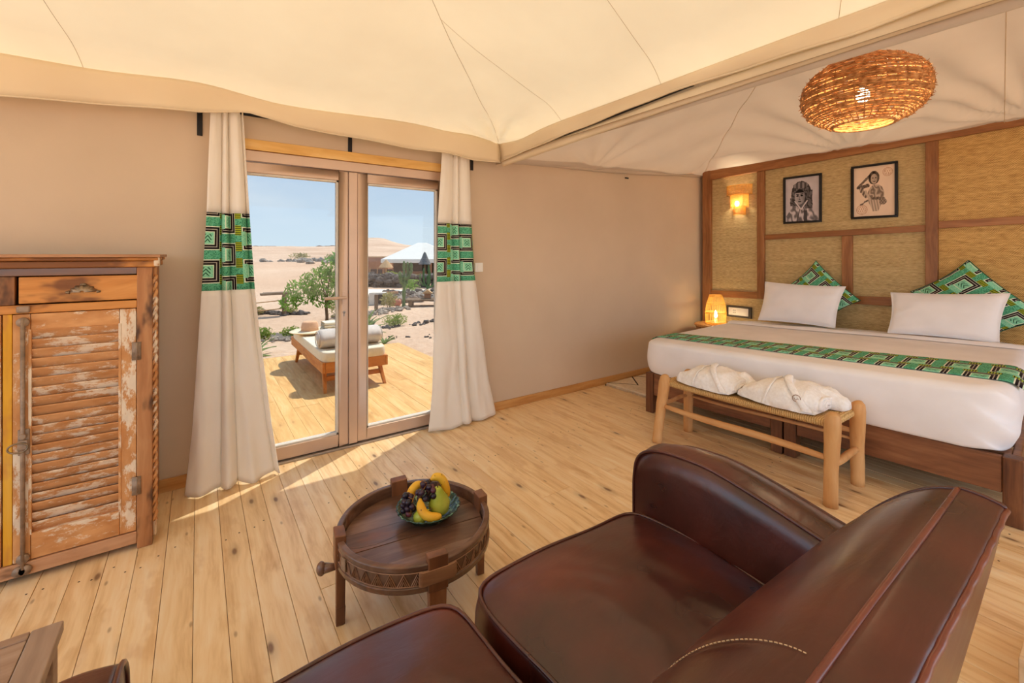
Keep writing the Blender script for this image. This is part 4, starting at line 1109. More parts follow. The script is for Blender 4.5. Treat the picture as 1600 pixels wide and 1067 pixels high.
# ================================================================ LEATHER SOFA (faces the terrace door)
so_ = thing('sofa', 'brown leather club sofa with piped cushions and rolled back, facing the terrace door', 'sofa', (0.61, 0.62, 0))
SX, SY = 0.61, 0.62
def sp(x, y, z): return (x-SX, y-SY, z)
AX0, AX1 = 1.352, 1.535                         # right arm, inner and outer face
LAX0, LAX1 = -0.110, -0.295
obj('base_frame', MB().b2(LAX1+0.02-SX, AX1-0.02-SX, 0.31-SY, 1.075-SY, 0.075, 0.285), 'leather', so_, bevel=0.02, segs=3)
for x_, y_ in ((AX1-0.07, 1.02), (LAX1+0.07, 1.02), (AX1-0.07, 0.37), (LAX1+0.07, 0.37)):
    obj('foot', MB().lathe([(0, 0), (0.020, 0), (0.028, 0.076), (0, 0.076)], 16, sp(x_, y_, 0)), 'bed_wood_z', so_, True)
# arms: side profile in (y, z), sloping top that bows upward and drops towards the back
ATOP = [(0.26, 0.600), (0.34, 0.614), (0.474, 0.640), (0.62, 0.673), (0.74, 0.696), (0.82, 0.705), (0.92, 0.702), (0.985, 0.693), (1.03, 0.679), (1.066, 0.656), (1.090, 0.622), (1.100, 0.572), (1.103, 0.50), (1.100, 0.30), (1.095, 0.08)]
def densify(tab, n):
    P = [Vector((a, b, 0)) for a, b in tab]; out = []
    for i in range(len(P)-1):
        p0, p1, p2, p3 = P[max(0, i-1)], P[i], P[i+1], P[min(len(P)-1, i+2)]
        for k in range(n):
            t = k/n; q = 0.5*((2*p1)+(-p0+p2)*t+(2*p0-5*p1+4*p2-p3)*t*t+(-p0+3*p1-3*p2+p3)*t**3); out.append((q.x, q.y))
    out.append((P[-1].x, P[-1].y)); return out
prof_arm = densify(ATOP, 4)
def arm(xi, xo, label):
    sg = 1 if xo > xi else -1; w = abs(xo-xi)
    b = MB(); V = []; nP = len(prof_arm); NW = 14
    # cross strip from inner face over the top to outer face
    for (y, z) in prof_arm:
        for k in range(NW+1):
            t = k/NW
            crown = 0.016*math.sin(PI*t) - 0.030*t
            # outward normal in profile for the crown
            f = min(1, max(0, (z-0.30)/0.25))
            V.append(sp(xi+sg*w*t, y+(crown*0.6*(1-f) if y > 1.08 else 0)+ (0.012*math.sin(PI*t) if y > 1.02 else 0), z+crown*f))
    Fs = [(i*(NW+1)+k, i*(NW+1)+k+1, (i+1)*(NW+1)+k+1, (i+1)*(NW+1)+k) for i in range(nP-1) for k in range(NW)]
    b.add(V, Fs)
    # inner and outer faces, plumped a little
    for side, xx, kk in ((0, xi, 0), (1, xo, NW)):
        top = [V[i*(NW+1)+kk] for i in range(nP)]
        rows = 8; W = []
        for i in range(nP):
            for r in range(rows+1):
                t = r/rows; z = top[i][2]*(1-t)+0.08*t
                yy = top[i][1]*(1-t)+max(0.30, min(1.095, prof_arm[i][0]))*t - SY*t
                bul = 0.014*math.sin(PI*min(1, t*1.0))*(1 if side else -1)*sg
                W.append((top[i][0]+bul*math.sin(PI*min(1, max(0, (prof_arm[i][0]-0.1)/1.0))), yy, z))
        b.add(W, [(i*(rows+1)+r, i*(rows+1)+r+1, (i+1)*(rows+1)+r+1, (i+1)*(rows+1)+r) for i in range(nP-1) for r in range(rows)])
    o = obj('armrest', b, 'leather', so_, True)
    for kk in (0, NW):
        obj('piping', MB().tube([V[i*(NW+1)+kk] for i in range(nP)], 0.0055, 7), 'leather_cord', o, True)
    return o
arm(AX0, AX1, 'r'); arm(LAX0, LAX1, 'l')

# seat cushions
def seat_cushion(x0, x1, y0, y1, z0, z1, seed, tw=0.0):
    cx, cy = (x0+x1)/2, (y0+y1)/2; hx, hy = (x1-x0)/2, (y1-y0)/2
    def plan(a):
        n = 9.0; c, s = math.cos(a), math.sin(a)
        r = (abs(c)**n+abs(s)**n)**(-1/n)
        return c*r, s*r
    def edgept(a, t):
        px, py = plan(a)
        bul = 0.012*math.sin(PI*t)+0.007*math.sin(a*3+seed)
        return cx+px*(hx+bul)+tw*py, cy+py*(hy+bul)
    def ztop(px, py):
        e = (1-abs(px)**2.2)*(1-abs(py)**2.0)
        z = z1-0.012+0.052*max(0, e)**0.85
        z += 0.006*nz(px*2.2+seed, py*2.2)*e+0.005*nz(px*5+seed, py*3.1, 4)*e
        # creases that start at the front edge and corners
        z += 0.005*math.sin((px*3.0+py*1.6)*6+nz(px*2, py*2, seed)*5)*e*(0.5+0.5*py)*max(0, nz(px*1.7, py*1.7, seed+8)+0.3)
        z += 0.008*math.sin(math.atan2(py-1, px+1)*14+seed)*math.exp(-((px+1)**2+(py-1)**2)/0.25)*e
        return z
    b = MB()
    NA = 120
    def fn(u, v):
        a = 2*PI*v
        if u < 0.3:
            t = u/0.3; x, y = edgept(a, t); px, py = plan(a)
            return sp(x, y, z0+(z1-0.012-z0)*t + 0.006*math.sin(a*4+seed)*t)
        k = 1-(u-0.3)/0.7
        px, py = plan(a); x, y = edgept(a, 1.0)
        zr = z1-0.012+0.006*math.sin(a*4+seed)
        zz = ztop(px*k, py*k)
        return sp(cx+(x-cx)*k, cy+(y-cy)*k, zz+(zr-(z1-0.012))*k**6)
    b.grid(fn, 34, NA)
    o = obj('seat_cushion', b, 'leather', so_, True)
    for t, uu in ((1.0, 0.3), (0.04, 0.0)):
        obj('piping', MB().tube([fn(uu if uu else 0.0, k/NA) for k in range(NA)], 0.0055, 7, True), 'leather_cord', o, True)
    return o
seat_cushion(0.640, 1.340, 0.40, 1.105, 0.285, 0.455, 1.0, 0.0)
seat_cushion(-0.102, 0.592, 0.40, 1.112, 0.285, 0.450, 3.0, 0.0)

# backrest: profile in (y, z) swept along x; seam and outer edge carry piping
BP = [(0.300, 0.09), (0.248, 0.36), (0.200, 0.62), (0.177, 0.755), (0.168, 0.816), (0.190, 0.829), (0.220, 0.834), (0.246, 0.833), (0.288, 0.818), (0.337, 0.784), (0.389, 0.732), (0.440, 0.668), (0.485, 0.600), (0.512, 0.530), (0.520, 0.465), (0.50, 0.40), (0.45, 0.34), (0.40, 0.30)]
bpd = densify(BP, 4)
iseam = min(range(len(bpd)), key=lambda i: (bpd[i][0]-0.246)**2+(bpd[i][1]-0.833)**2)
iout = min(range(len(bpd)), key=lambda i: (bpd[i][0]-0.168)**2+(bpd[i][1]-0.816)**2)
BX_0, BX_1 = -0.285, 1.500
def backpt(i, u):
    y, z = bpd[i]; x = BX_0+(BX_1-BX_0)*u
    e = min(u, 1-u)*(BX_1-BX_0)                       # distance to an end
    fr_ = max(0, min(1, (i-iseam)/(len(bpd)-iseam)))
    plump = (1-math.exp(-e/0.22))
    # plumper front between the ends, slightly tucked at the stitched seam
    d = 0.030*plump*math.sin(PI*min(1, fr_*1.05)) if i > iseam else 0
    st_ = math.exp(-((x-0.70)/0.016)**2)*0.006
    yy = y+d*0.9-(st_ if i > iseam else 0)*math.sin(PI*fr_); zz = z+d*0.55
    if i < iseam and z > 0.7: zz += 0.003*math.sin(x*9)
    if i > iseam: zz += 0.004*nz(x*3, fr_*5, 2)*plump; yy += 0.005*nz(x*3+7, fr_*5, 5)*plump
    if iout-4 < i < iout+1: yy += 0.0007*math.sin(x*75)
    return sp(x, yy, zz)
b = MB(); NX = 130
V = [backpt(i, k/NX) for i in range(len(bpd)) for k in range(NX+1)]
b.add(V, [(i*(NX+1)+k, i*(NX+1)+k+1, (i+1)*(NX+1)+k+1, (i+1)*(NX+1)+k) for i in range(len(bpd)-1) for k in range(NX)])
for u, dx in ((0, -0.012), (1, 0.012)):                # end caps, softly domed
    ring = [Vector(backpt(i, u)) for i in range(len(bpd))]; ctr = Vector(sp(0, 0.30, 0.50)); ctr.x = ring[0].x+dx*1.6
    rows = [ring]
    for t in (0.12, 0.35, 0.7): rows.append([p.lerp(Vector((ring[0].x+dx*(1.4 if t > .1 else 1), ctr.y, ctr.z)), t)+Vector((dx*(0.4 if t < 0.2 else 0.2), 0, 0)) for p in ring])
    W = [p for r in rows for p in r]; n = len(ring)
    b.add(W+[ctr], [(r*n+i, r*n+i+1, (r+1)*n+i+1, (r+1)*n+i) for r in range(3) for i in range(n-1)]+[(3*n+i, 3*n+i+1, 4*n) for i in range(n-1)])
bk = obj('backrest', b, 'leather', so_, True)
obj('piping', MB().tube([backpt(iseam, k/NX) for k in range(NX+1)], 0.0065, 8), 'leather_piping', bk, True)
obj('piping', MB().tube([tuple(Vector(backpt(iout, k/NX))+Vector((0, -0.001, 0.0008*math.sin(k*1.1)))) for k in range(NX+1)], [0.0062+0.0004*math.sin(k*1.9) for k in range(NX+1)], 8), 'leather_piping', bk, True)
for u in (0, 1): obj('piping', MB().tube([backpt(i, u) for i in range(iout, len(bpd))], 0.0045, 6), 'leather_cord', bk, True)
b = MB()
for i in range(iseam+2, len(bpd)-14):
    if True:
        u = (0.706-BX_0)/(BX_1-BX_0); p, q = Vector(backpt(i, u)), Vector(backpt(i+1, u)); d = (q-p)
        for h in (0.1, 0.6):
            c0 = p+d*h; c1 = p+d*(h+0.3); off = Vector((0, 0.0015, 0.0015)); b.tube([c0+off, c1+off], 0.0011, 4)
obj('stitching', b, 'stitch', bk)

# ================================================================ ROUND TRAY TABLE
ct = thing('coffee_table', 'low round dark wooden tray table with a carved rim', 'table', (0.725, 1.705, 0), math.radians(-8))
R_ = 0.302
# rim ring with plain lip, carved band and base moulding
rim = obj('rim', MB().lathe([(R_-0.024, 0.250), (R_-0.024, 0.328), (R_-0.020, 0.332), (R_-0.003, 0.331), (R_+0.001, 0.327), (R_+0.001, 0.312), (R_-0.004, 0.309), (R_-0.004, 0.258), (R_+0.002, 0.254), (R_+0.001, 0.236), (R_-0.012, 0.229), (R_-0.035, 0.229)], 96, close=True), 'table_wood_x', ct, bevel=0.0015)
b = MB()                                           # carved zigzag chevrons standing proud of the band
NZ_ = 40
def cyl(a, z, r=R_-0.002): return (r*math.cos(a), r*math.sin(a), z)
for k in range(NZ_):
    a0 = 2*PI*k/NZ_; da = 2*PI/NZ_
    if k % 10 in (0,): 
        b.tube([cyl(a0+da*0.5+0.035*math.cos(q*PI/6), 0.283+0.018*math.sin(q*PI/6), R_) for q in range(12)], 0.003, 5, True); continue
    for sft in (0.0, 0.26, 0.52):
        b.tube([cyl(a0+da*(0.05+sft*0.6), 0.262), cyl(a0+da*0.5, 0.303-sft*0.045), cyl(a0+da*(0.95-sft*0.6), 0.262)], 0.0022, 4)
b.tube([cyl(2*PI*k/96, 0.306) for k in range(96)], 0.002, 4, True); b.tube([cyl(2*PI*k/96, 0.2605) for k in range(96)], 0.002, 4, True)
obj('carving', b, 'table_carved', rim)
# tray boards
edges = [-R_+0.02, -0.165, -0.055, 0.062, 0.172, R_-0.02]
RB_ = R_-0.028
for k in range(5):
    v0, v1 = edges[k]+0.0008, edges[k+1]-0.0008; n = 14
    top, bot = [], []
    pts = []
    for q in range(n+1):
        v = v0+(v1-v0)*q/n; h = math.sqrt(max(0, RB_**2-v*v)); pts.append((-h, v))
    for q in range(n+1):
        v = v1-(v1-v0)*q/n; h = math.sqrt(max(0, RB_**2-v*v)); pts.append((h, v))
    b = MB(); m = len(pts)
    b.add([(p[0], p[1], 0.285) for p in pts]+[(p[0], p[1], 0.265) for p in pts], [tuple(range(m)), tuple(range(2*m-1, m-1, -1))]+[(i, i+m, (i+1) % m+m, (i+1) % m) for i in range(m)])
    obj('board', b, 'table_wood_x', ct, loc=(0, 0, rng.uniform(-0.001, 0.001)))
# a drying crack in one board
obj('crack', MB().tube([(-0.26+0.30*q/16, -0.02-0.020*math.sin(q*0.32)+0.004*nz(q*0.9), 0.2852) for q in range(17)], [0.0012+0.0008*abs(nz(q*0.7, 3)) for q in range(17)], 4), 'black_frame', ct)
for k in range(4):
    a = PI/2*k+PI; ca, sa = math.cos(a), math.sin(a); Rm = Matrix.Rotation(a, 3, 'Z')
    lb = MB(); hw = 0.036 if k != 2 else 0.033
    P = lambda r, t, z: tuple(Rm @ Vector((r, t, z)))
    # block through the rim and, below, a thinner tapering leg
    lb.hexa([P(R_-0.032, -hw, 0.232), P(R_-0.032, -hw, 0.352), P(R_-0.032, hw, 0.232), P(R_-0.032, hw, 0.350), P(R_+0.008, -hw, 0.232), P(R_+0.008, -hw, 0.356), P(R_+0.008, hw, 0.232), P(R_+0.008, hw, 0.354)])
    lg = obj('leg', lb, 'table_wood_z', ct, bevel=0.004)
    b2_ = MB(); w2 = 0.032
    for (z0, z1, wa, wb) in ((0.07, 0.235, w2*0.85, w2), (0.0, 0.0702, w2*0.72, w2*0.80)):
        b2_.hexa([P(R_-0.030, -wa*0.55 if k % 2 == 0 else -wa, z0), P(R_-0.032, -wb*0.55 if k % 2 == 0 else -wb, z1), P(R_-0.030, wa*0.55 if k % 2 == 0 else wa, z0), P(R_-0.032, wb*0.55 if k % 2 == 0 else wb, z1), P(R_+0.002, -wa*0.55 if k % 2 == 0 else -wa, z0), P(R_+0.002, -wb*0.55 if k % 2 == 0 else -wb, z1), P(R_+0.002, wa*0.55 if k % 2 == 0 else wa, z0), P(R_+0.002, wb*0.55 if k % 2 == 0 else wb, z1)])
    obj('lower_leg', b2_, 'table_wood_z', lg, bevel=0.003)
    if k in (1,):
        obj('strap', MB().hexa([P(R_+0.000, -0.07, 0.262), P(R_+0.000, -0.07, 0.312), P(R_+0.000, 0.07, 0.262), P(R_+0.000, 0.07, 0.312), P(R_+0.010, -0.055, 0.262), P(R_+0.010, -0.055, 0.312), P(R_+0.010, 0.055, 0.262), P(R_+0.010, 0.055, 0.312)]), 'table_carved', lg, bevel=0.002)
# wooden peg sticking out at the left leg, hinge plate
Rm = Matrix.Rotation(PI, 3, 'Z')
obj('peg', MB().tube([(-R_+0.01, 0.03, 0.200), (-R_-0.045, 0.036, 0.205)], [0.010, 0.020], 12).blob((-R_-0.05, 0.036, 0.206), (0.018, 0.022, 0.026), 12, 8), 'table_wood_x', ct, True)
obj('hinge_plate', MB().box((-R_*0.955, -0.105, 0.290), (0.006, 0.03, 0.045), rot(0, 0, 0.36)), 'old_iron', ct, bevel=0.002)

# ---------------------------------------------------------------- bowl and fruit
BWc = Vector((0.797, 1.735, 0.2862))
bo = thing('bowl', 'green glazed scalloped ceramic bowl on the tray table', 'bowl', BWc)
def scal(a, z): return 1+0.018*math.cos(a*26)*min(1, max(0, z/0.05))
obj('body', MB().lathe([(0.0, 0.008), (0.05, 0.009), (0.092, 0.020), (0.122, 0.044), (0.133, 0.052), (0.132, 0.056), (0.124, 0.052), (0.090, 0.014), (0.055, 0.0), (0, 0.0)][::-1], 104, fn=scal), 'glaze', bo, True)
def banana(label, pts, r):
    P = [Vector(p) for p in pts]; root = thing('banana', label, 'banana', BWc, 0, 'bananas in the bowl')
    cur = []; n = 16
    for k in range(n+1):
        t = k/n
        cur.append(P[0]*(1-t)**2+P[1]*2*t*(1-t)+P[2]*t*t)
    rad = [r*(0.30 if k == 0 else 0.42 if k == 1 else min(1, 0.55+k*0.13))*(1 if k < n-3 else (0.9, 0.72, 0.36)[k-(n-2)] if k >= n-2 else 0.97) for k in range(n+1)]
    obj('peel', MB().tube(cur, rad, 7), 'banana', root, True, sub=1)
    d = (cur[0]-cur[1]).normalized()
    obj('stem', MB().tube([cur[0]-d*0.004, cur[0]+d*0.006, cur[0]+d*0.012], [r*0.34, r*0.26, r*0.30], 6), 'stem_brown', root, True)
banana('banana lying across the front of the bowl with brown flecks', [(-0.050, -0.030, 0.112), (-0.080, -0.085, 0.045), (0.012, -0.105, 0.052)], 0.021)
banana('banana curving up at the back behind the pear', [(0.012, 0.010, 0.148), (0.070, -0.005, 0.190), (0.078, -0.030, 0.070)], 0.020)
banana('pale banana mostly hidden behind the grapes', [(0.000, 0.045, 0.125), (-0.070, 0.055, 0.135), (-0.078, 0.020, 0.050)], 0.020)
def pear(label, c, r, tilt, mat='pear_skin'):
    root = thing('pear', label, 'pear', BWc+Vector(c))
    b = MB(); b.lathe([(0.0, -r*1.02), (r*0.45, -r*0.97), (r*0.86, -r*0.6), (r, 0), (r*0.90, r*0.5), (r*0.60, r*1.05), (r*0.42, r*1.45), (r*0.30, r*1.68), (r*0.12, r*1.76), (0, r*1.74)], 24)
    b.v = [tuple(rot(*tilt) @ Vector(v)) for v in b.v]
    obj('skin', b, mat, root, True)
    a = rot(*tilt)
    obj('stem', MB().tube([tuple(a @ Vector(p)) for p in ((0, 0, r*1.70), (0.002, 0.001, r*1.9), (0.007, 0.002, r*2.1))], [0.0028, 0.0022, 0.003], 6), 'stem_brown', root, True)
pear('green pear standing upright at the right of the bowl', (0.030, -0.042, 0.066), 0.045, (0.12, -0.16, 0))
pear('small yellow pear low in the bowl under the left grapes', (-0.058, -0.048, 0.044), 0.027, (0.9, 0.3, 0.6))
gm = MB().blob((0, 0, 0), (0.0125, 0.0125, 0.0138), 14, 9).mesh('grape', True); gm.materials.append(M['grape_skin'])
def bunch(label, pts, stem):
    root = thing('grape_bunch', label, 'grapes', BWc, 0, 'bunches of dark grapes')
    for p in pts:
        o = bpy.data.objects.new('grape', gm); C.objects.link(o); o.parent = root; o.location = p
        o.rotation_euler = (rng.uniform(0, 3), rng.uniform(0, 3), 0); s_ = rng.uniform(0.92, 1.06); o.scale = (s_, s_, s_)
    b = MB(); b.tube(stem, 0.0022, 5)
    for p in pts:
        q = min((Vector(s) for s in stem), key=lambda s: (s-Vector(p)).length); b.tube([q, Vector(p).lerp(q, 0.3)], 0.0012, 4)
    obj('stalk', b, 'grape_stem', root, True)
g2 = random.Random(9)
def cluster(c, r, n, down):
    pts = []; tries = 0
    while len(pts) < n and tries < 6000:
        tries += 1
        d = Vector((g2.uniform(-1, 1), g2.uniform(-1, 1), g2.uniform(-1, 1)))
        if d.length > 1 or d.length < 0.35: continue
        p = Vector((c[0]+d.x*r[0], c[1]+d.y*r[1], c[2]+d.z*r[2]))+Vector(down)*(-d.z)
        if all((p-q).length > 0.0215 for q in pts): pts.append(p)
    return [tuple(p) for p in pts]
bunch('bunch of dark grapes heaped on top of the fruit', cluster((-0.012, -0.022, 0.122), (0.044, 0.036, 0.034), 18, (0, 0, 0)), [(-0.03, 0.0, 0.165), (-0.01, -0.01, 0.150), (0.01, -0.015, 0.135), (0.03, -0.02, 0.12)])
bunch('bunch of dark grapes hanging over the left side of the bowl', cluster((-0.088, 0.006, 0.078), (0.024, 0.036, 0.042), 15, (0, 0, 0)), [(-0.058, -0.005, 0.125), (-0.075, -0.015, 0.105), (-0.088, -0.02, 0.085), (-0.09, -0.03, 0.06)])

# ================================================================ CABINET with louvred doors
CX_, CFY = -0.665, 2.745                      # middle of the front, front plane
cb = thing('cabinet', 'weathered wooden cabinet with louvred doors and peeling white paint, left of the door', 'cabinet', (CX_, CFY, 0))
HW = 0.487                                    # half width to the outside of the corner posts
DEP = 0.50
def cbx(name, x0, x1, y0, y1, z0, z1, mat, parent=None, bev=0.004): return obj(name, MB().b2(x0, x1, y0, y1, z0, z1), mat, parent or cb, bevel=bev)
for s in (-1, 1):
    cbx('side_panel', s*(HW-0.045), s*(HW-0.005), 0.03, DEP, 0.03, 1.345, 'cab_brown_z')
    cbx('corner_post', s*(HW-0.060), s*(HW-0.002), 0.0, 0.055, 0.0, 1.342, 'cab_brown_z')
    # twisted rope moulding let into the corner
    b = MB(); n = 90; L0, L1 = 0.10, 1.30
    for q in range(2):
        b.tube([(s*(HW+0.002)+0.009*math.cos(k*1.05+PI*q), 0.028+0.009*math.sin(k*1.05+PI*q), L0+(L1-L0)*k/n*1.0) for k in range(n+1)], 0.0085, 5)
    obj('rope_moulding', b, 'cab_worn_z', cb, True)
    cbx('corner_strip', s*(HW-0.004), s*(HW+0.010), 0.044, 0.075, 0.02, 1.342, 'cab_worn_z')
cbx('back_panel', -HW+0.05, HW-0.05, DEP-0.02, DEP, 0.03, 1.34, 'cab_brown_z')
cbx('bottom_board', -HW+0.06, HW-0.06, 0.02, DEP-0.02, 0.04, 0.075, 'cab_brown_x')
# top: stepped moulding
tp = cbx('top', -HW-0.030, HW+0.030, -0.035, DEP+0.01, 1.388, 1.402, 'cab_brown_x', bev=0.003)
b = MB(); b.b2(-HW-0.022, HW+0.022, -0.028, DEP, 1.372, 1.388).b2(-HW-0.012, HW+0.012, -0.018, DEP, 1.342, 1.372)
obj('moulding', b, 'cab_orange', tp, bevel=0.005)
for s in (-1, 1): obj('corner_cap', MB().b2(s*(HW+0.004), s*(HW+0.026), -0.026, 0.03, 1.345, 1.39), 'cab_worn_x', tp, bevel=0.006)
cbx('top_rail', -HW+0.06, HW-0.06, 0.004, 0.04, 1.308, 1.342, 'table_wood_x', bev=0.003)
cbx('middle_rail', -HW+0.06, HW-0.06, 0.004, 0.04, 1.148, 1.184, 'cab_orange', bev=0.003)
cbx('bottom_rail', -HW+0.06, HW-0.06, 0.0, 0.04, 0.028, 0.084, 'cab_brown_x', bev=0.004)
cbx('divider', -0.030, 0.030, 0.006, 0.04, 1.185, 1.307, 'cab_brown_z', bev=0.003)
cbx('center_stile', -0.006, 0.022, 0.010, 0.04, 0.085, 1.147, 'cab_yellow', bev=0.003)
def drawer(x0, x1):
    d = cbx('drawer', x0, x1, 0.002, 0.30, 1.190, 1.304, 'cab_orange', bev=0.003)
    cx = (x0+x1)/2+0.005
    # shell cup pull
    b = MB(); b.open = True
    def fn(u, v):
        a = PI*u; t = v*PI/2
        rx, rz, ry = 0.042*math.cos(t*0.92), 0.030*math.cos(t*0.92)+0.002, 0.024*math.sin(t)
        k = 1+0.06*math.cos(a*13)*math.cos(t)
        return (cx-math.cos(a)*rx*k, 0.001-ry, 1.232+math.sin(a)*rz*k)
    b.grid(fn, 52, 8)
    p = obj('cup_pull', b, 'pewter', d, True, solid=0.003)
    obj('pull_plate', MB().tube([(cx-0.058, 0.0, 1.233), (cx-0.044, -0.001, 1.233)], [0.004, 0.008], 8).tube([(cx+0.044, -0.001, 1.233), (cx+0.058, 0.0, 1.233)], [0.008, 0.004], 8).blob((cx, -0.002, 1.266), (0.012, 0.004, 0.006), 8, 6), 'pewter', d, True)
drawer(0.042, HW-0.052-0.002); drawer(-HW+0.054, -0.042)
def louvre_door(x0, x1, hinge_right):
    z0, z1 = 0.088, 1.145; ys, ye = 0.006, 0.040
    sl, sr = (0.052 if hinge_right else 0.058), (0.060 if hinge_right else 0.052)
    d = cbx('door', x0, x0+sl, ys, ye, z0, z1, 'cab_worn_z', bev=0.003)
    obj('stile', MB().b2(x1-sr, x1, ys, ye, z0, z1), 'cab_worn_z', d, bevel=0.003)
    obj('door_rail', MB().b2(x0+sl+0.001, x1-sr-0.001, ys, ye, z1-0.070, z1), 'cab_worn_x', d, bevel=0.003)
    obj('door_rail', MB().b2(x0+sl+0.001, x1-sr-0.001, ys, ye, z0, z0+0.112), 'cab_worn_x', d, bevel=0.003)
    obj('inner_panel', MB().b2(x0+sl, x1-sr, ye-0.004, ye, z0+0.10, z1-0.06), 'cab_brown_x', d)
    n = 21; h = (z1-0.070-z0-0.112)/n
    sm = MB().box((0, 0, 0), (x1-sr-x0-sl-0.002, 0.008, h*1.16), rot(0.46, 0, 0)).mesh('slat'); sm.materials.append(M['cab_slat'])
    for k in range(n):
        o = bpy.data.objects.new('slat', sm); C.objects.link(o); o.parent = d; o.location = ((x0+sl+x1-sr)/2, 0.0195, z0+0.112+h*(k+0.5))
        md = o.modifiers.new('bevel', 'BEVEL'); md.width = 0.0025; md.segments = 2
    # inner quarter bead
    obj('bead', MB().b2(x0+sl-0.006, x0+sl+0.004, ys-0.003, ys+0.01, z0+0.106, z1-0.066).b2(x1-sr-0.004, x1-sr+0.006, ys-0.003, ys+0.01, z0+0.106, z1-0.066), 'cab_worn_z', d, bevel=0.002)
    hx = x1+0.002 if hinge_right else x0-0.002
    for hz_ in (0.90, 0.26):
        obj('hinge', MB().tube([(hx, -0.002, hz_), (hx, -0.002, hz_+0.085)], 0.006, 8).b2(hx-0.018, hx+0.016, -0.003, 0.005, hz_, hz_+0.085), 'old_iron', d, True)
    return d
d1 = louvre_door(0.024, HW-0.062, True); d2 = louvre_door(-HW+0.062, -0.010, False)
# espagnolette bolt on the right door
ex = 0.056
bolt = obj('bolt_rod', MB().tube([(ex, -0.006, 0.06), (ex, -0.006, 1.13)], 0.0075, 10), 'old_iron', d1, True)
def plate(z, h, w): return MB().b2(ex-w, ex+w, -0.003, 0.006, z-h, z+h)
obj('latch_plate', MB().b2(ex-0.016, ex+0.020, -0.004, 0.006, 0.545, 0.655).tube([(ex+0.002, -0.008, 0.628), (ex+0.002, -0.022, 0.628)], 0.012, 10).b2(ex-0.014, ex+0.018, -0.022, -0.006, 0.572, 0.612), 'old_iron', d1, bevel=0.004)
obj('ring_pull', MB().tube([(ex-0.010+0.030*math.cos(2*PI*k/24), -0.026, 0.585+0.020*math.sin(2*PI*k/24)) for k in range(24)], 0.0035, 6, True), 'pewter', d1, True)
obj('keeper', MB().tube([(ex, 0.004, 1.112), (ex, -0.010, 1.112)], 0.020, 14), 'old_iron', d1, True)
obj('keeper', MB().b2(ex-0.020, ex+0.022, -0.010, 0.004, 1.152, 1.182), 'old_iron', cb, bevel=0.008)
obj('keeper', MB().tube([(ex, 0.004, 0.104), (ex, -0.010, 0.104)], 0.020, 14), 'old_iron', d1, True)
obj('keeper', MB().tube([(ex-0.012, 0.002, 0.055), (ex-0.012, -0.012, 0.055)], 0.020, 14).tube([(ex+0.008, 0.002, 0.055), (ex+0.008, -0.012, 0.055)], 0.020, 14), 'old_iron', cb, True)

# ================================================================ LOW WOODEN TABLE at the frame's corner, CRATE at the right edge
lt = thing('side_table', 'greyish worn wooden table corner at the sofa arm', 'table', (-0.60, 1.40, 0))
def lb(name, x0, x1, y0, y1, z0, z1, mat, bev=0.004): return obj(name, MB().b2(x0+0.60, x1+0.60, y0-1.40, y1-1.40, z0, z1), mat, lt, bevel=bev)
TX0, TX1, TY0, TY1, TZ = -0.95, -0.300, 1.16, 1.700, 0.40
lb('top_frame', TX1-0.062, TX1, TY0, TY1, TZ-0.030, TZ, 'grey_wood_y'); lb('top_frame', TX0, TX0+0.062, TY0, TY1, TZ-0.030, TZ, 'grey_wood_y')
lb('top_frame', TX0+0.063, TX1-0.063, TY1-0.030, TY1, TZ-0.030, TZ, 'grey_wood_x'); lb('top_frame', TX0+0.063, TX1-0.063, TY0, TY0+0.030, TZ-0.030, TZ, 'grey_wood_x')
for k in range(4):
    w_ = (TX1-TX0-0.126)/4; lb('top_board', TX0+0.063+k*w_+0.0008, TX0+0.063+(k+1)*w_-0.0008, TY0+0.031, TY1-0.031, TZ-0.026, TZ-0.003, 'grey_wood_x', 0.002)
for x0 in (TX0+0.01, TX1-0.06):
    for y0 in (TY0+0.01, TY1-0.06): lb('leg', x0, x0+0.05, y0, y0+0.05, 0, TZ-0.031, 'grey_wood_y')
lb('apron', TX0+0.06, TX1-0.06, TY1-0.04, TY1-0.02, TZ-0.10, TZ-0.031, 'grey_wood_x'); lb('apron', TX1-0.04, TX1-0.02, TY0+0.06, TY1-0.06, TZ-0.10, TZ-0.031, 'grey_wood_y')
lb('apron', TX0+0.06, TX1-0.06, TY0+0.02, TY0+0.04, TZ-0.10, TZ-0.031, 'grey_wood_x'); lb('apron', TX0+0.02, TX0+0.04, TY0+0.06, TY1-0.06, TZ-0.10, TZ-0.031, 'grey_wood_y')

kr = thing('crate', 'pale pine crate corner on the floor behind the sofa end', 'crate', (2.26, 0.10, 0))
def kb(x0, x1, y0, y1, z0, z1): return obj('slat', MB().b2(x0-2.26, x1-2.26, y0-0.10, y1-0.10, z0, z1), 'crate_wood', kr, bevel=0.003)
KX0, KX1, KY0, KY1 = 2.055, 2.46, -0.20, 0.205
for z0 in (0.0, 0.085):
    z1 = z0+0.078
    kb(KX0, KX0+0.016, KY0, KY1, z0, z1); kb(KX1-0.016, KX1, KY0, KY1, z0, z1)
    kb(KX0+0.017, KX1-0.017, KY1-0.016, KY1, z0, z1); kb(KX0+0.017, KX1-0.017, KY0, KY0+0.016, z0, z1)
kb(KX0+0.017, KX1-0.017, KY0+0.017, KY1-0.017, 0.0, 0.012)
